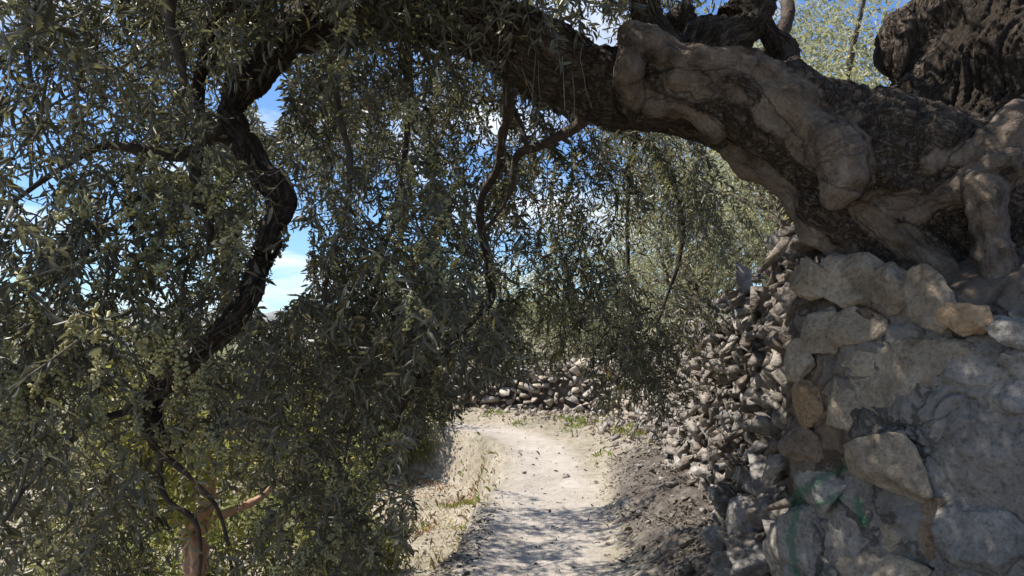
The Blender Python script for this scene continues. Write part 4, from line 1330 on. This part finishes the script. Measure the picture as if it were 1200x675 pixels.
for (x, y, cz, rr, rz, n_, sd) in [(-4.6, 14.0, 0.2, 1.7, 1.5, 9000, 11), (-7.4, 16.5, 0.2, 2.0, 1.6, 8000, 12), (-10.8, 17, 0.1, 2.2, 1.7, 8000, 13), (-2.8, 14.7, 0.75, 1.3, 1.25, 9000, 14),
                                   (-6.6, 22, 0.2, 2.2, 1.6, 8000, 15), (-9.8, 25, 0.3, 2.6, 1.8, 8000, 16), (-14, 24, 0.2, 2.8, 1.9, 8000, 17), (-5, 33, 0.0, 3, 1.8, 7000, 18), (-13, 36, -0.2, 3.4, 2.0, 7000, 19)]:
    bg_tree('olive_tree', 'grey green olive tree in the valley glimpsed through the hanging foliage', (x, y, gz(x, y)), (x, y, cz), (rr, rr, rz), int(n_ * 0.7), 0.125, 'far_leaf_lit', 900 + sd, G2)

# yellow-green broad-leaved tree with orange trunk
fx_, fy_ = -2.35, 6.0
root = empty('small_tree', (fx_, fy_, gz(fx_, fy_)), 'small yellow green broad leaved tree with orange brown trunk below the path', 'tree')
zb = gz(fx_, fy_)
limb([(222, 760, 6.0, .085), (230, 660, 6.0, .07), (226, 620, 6.0, .075), (240, 595, 6.0, .06), (245, 560, 6.0, .045), (238, 520, 6.0, .03)], 'trunk', 22, 0.30, 0.03, 'fig_bark', root)
limb([(232, 622, 6.0, .05), (260, 606, 6.0, .035), (292, 592, 6.0, .028), (330, 560, 6.0, .02)], 'branch', 10, 0.12, 0.03, 'fig_bark', root)
limb([(240, 590, 6.0, .03), (215, 560, 6.1, .02), (190, 530, 6.1, .014)], 'branch', 10, 0.12, 0.03, 'fig_bark', root)
r = np.random.default_rng(8)
nl = 4200
cl = np.array([P(a_, b_, 6.0 + c_) for a_, b_, c_ in zip(r.uniform(110, 370, 44), r.uniform(440, 600, 44), r.uniform(-0.5, 1.1, 44))])
wh = r.integers(0, 44, nl)
LPx = cl[wh] + r.normal(0, 0.13, (nl, 3))
a_, s_, n_ = frames(r.normal(size=(nl, 3)) + np.array([0, 0, -0.4]), r, 0.5)
ll = r.uniform(0.06, 0.13, nl)
child_of(add('crown', leaves_mesh('crown', LPx, a_, s_, n_, ll, ll * 0.42, np.clip(r.beta(1.5, 2.0, nl), 0, 1)), M['fig_leaf'], kind='stuff'), root)
# bushes on the lower terrace
for k, (x, y, rr, rz, lab) in enumerate([(-3.6, 7.2, 0.8, 0.6, 'yellowish bush left of the orange trunked tree'), (-1.75, 8.6, 0.45, 0.35, 'low green bush at the edge of the straw covered terrace'),
                                         (-4.6, 9.5, 0.9, 0.7, 'tall yellowish bush in the lower left behind the foliage'), (-1.9, 5.6, 0.4, 0.3, 'small green bush at the foot of the orange trunked tree'),
                                         (-2.6, 10.8, 0.8, 0.7, 'rounded green bush below the hanging central foliage'), (-1.9, 14.5, 0.8, 0.6, 'olive green bush beside the path bend'), (-1.75, 5.0, 0.5, 0.4, 'leafy green bush low beside the bank under the central curtain of leaves'), (-3.0, 8.6, 0.7, 0.5, 'bright green bush right behind the orange trunked tree')]):
    z = gz(x, y)
    bg_tree('bush', lab, (x, y, z), (x, y, z + rz * 1.0), (rr, rr, rz), 3800, 0.07, 'bush_leaf', 960 + k, 'bushes below the path', 'bush', 0.025, 'branch', 0.34, 26, 3)

# ------------------------------------------------------------------ ground cover
def scatter(n, x0, x1, y0, y1, prob, seed):
    r = np.random.default_rng(seed)
    x = r.uniform(x0, x1, n); y = r.uniform(y0, y1, n)
    h, s_, w_ = terrain(x, y)
    p3 = np.stack([x, y, h], 1)
    k = r.random(n) < prob(p3, s_, w_)
    return p3[k], s_[k], w_[k], r

def blades(name, label, n, box, prob, hgt, wid, mat, seed, spread=0.6):
    pts, s_, w_, r = scatter(n, *box, prob, seed)
    k = len(pts)
    d = np.stack([r.normal(0, spread, k), r.normal(0, spread, k), np.ones(k)], 1)
    a_, sd, nn_ = frames(d, r)
    ll = hgt * r.uniform(0.4, 1.3, k)
    me = leaves_mesh(name, pts, a_, sd, nn_, ll, wid * r.uniform(0.6, 1.2, k), r.random(k))
    return add(name, me, M[mat], kind='stuff', label=label, cat='grass')

def left_side(p3, s_, w_):
    cl_ = np.clip(0.55 + 0.9 * perlin(p3 * np.array([1.5, 1.5, 0]) + 2), 0, 1)
    return smooth(-0.55, -0.95, s_) * cl_ * 0.9 + 0.5 * smooth(0.75, 1.1, s_) * (w_ < -0.1) * smooth(8.5, 11, p3[:, 1]) * cl_
blades('dry_grass', 'straw coloured dry grass on the bank left of the path', 30000, (-5, 2.6, 4, 19), left_side, 0.10, 0.006, 'grass', 51, 0.9)
def green_(p3, s_, w_):
    cl_ = smooth(0.18, 0.42, perlin(p3 * np.array([1.3, 1.3, 0]) + 23))
    return cl_ * (smooth(-0.5, -0.7, s_) * smooth(-2.6, -1.0, s_) + (s_ > 0.55) * (w_ < -0.08) * smooth(9, 11.5, p3[:, 1]))
blades('green_weeds', 'fresh green weeds along both edges of the path', 26000, (-3.2, 2.8, 4.5, 19), green_, 0.09, 0.014, 'weed', 52, 0.8)
def rust_(p3, s_, w_):
    return smooth(0.16, 0.36, perlin(p3 * np.array([1.2, 1.2, 0]) + 61)) * smooth(-0.6, -0.85, s_) * smooth(-2.4, -1.4, s_) * 0.8
blades('rust_weeds', 'rust coloured low weeds on the bank left of the path', 16000, (-3, 0, 5, 15), rust_, 0.07, 0.014, 'rust_weed', 53, 0.9)

def litter_p(p3, s_, w_):
    right = smooth(0.45, 0.85, s_) * (w_ < -0.02) * smooth(11.5, 7.5, p3[:, 1])
    left = smooth(-0.38, -0.55, s_) * smooth(-1.2, -0.9, s_) * smooth(8.5, 6, p3[:, 1])
    return np.clip(right * 0.95 * np.clip(0.45 + 1.1 * perlin(p3 * 2.4 + 8), 0.05, 1) + left * 0.7 + 0.014, 0, 1)
pts, s_, w_, r = scatter(62000, -1.6, 2.2, 3.2, 12, litter_p, 54)
k = len(pts)
a_, sd, nn_ = frames(np.stack([r.normal(size=k), r.normal(size=k), r.uniform(-0.1, 0.5, k)], 1), r, 0.6)
ll = 0.012 + r.gamma(2.0, 0.009, k)
add('leaf_litter', leaves_mesh('leaf_litter', pts + np.array([0, 0, 0.008]), a_, sd, nn_, ll, ll * r.uniform(0.2, 0.5, k), r.beta(1.3, 2.2, k)), M['litter'], kind='stuff',
    label='dark dry leaf litter on the bank below the wall', cat='litter')
def peb_p(p3, s_, w_):
    return np.clip(smooth(0.5, 1.3, s_) * (w_ < 0) * 0.9 + 0.05 + 0.25 * smooth(-0.5, -0.8, s_), 0, 1)
pts, s_, w_, r = scatter(6500, -2.6, 2.9, 3.2, 17, peb_p, 55)
VV, FF, TT, n0 = [], [], [], 0
for p_, sv in zip(pts, s_):
    V, F_ = HULLS[int(r.integers(len(HULLS)))]
    sz = min(0.075, 0.008 + r.exponential(0.0065 + 0.016 * max(0.0, min(1.0, (sv - 0.7)))))
    VV.append((V * np.array([1.3, 1, 0.7]) * sz) @ rand_rot(r).T + p_ + np.array([0, 0, sz * 0.3])); FF.append(F_ + n0); n0 += len(V)
    TT.append(np.full(len(V), r.random()))
me = np_mesh('pebbles', np.concatenate(VV), np.concatenate(FF))
attr(me, 'tone', np.concatenate(TT))
add('pebbles', me, M['stone'], kind='stuff', label='loose pebbles and stone chips scattered below the wall', cat='pebbles')
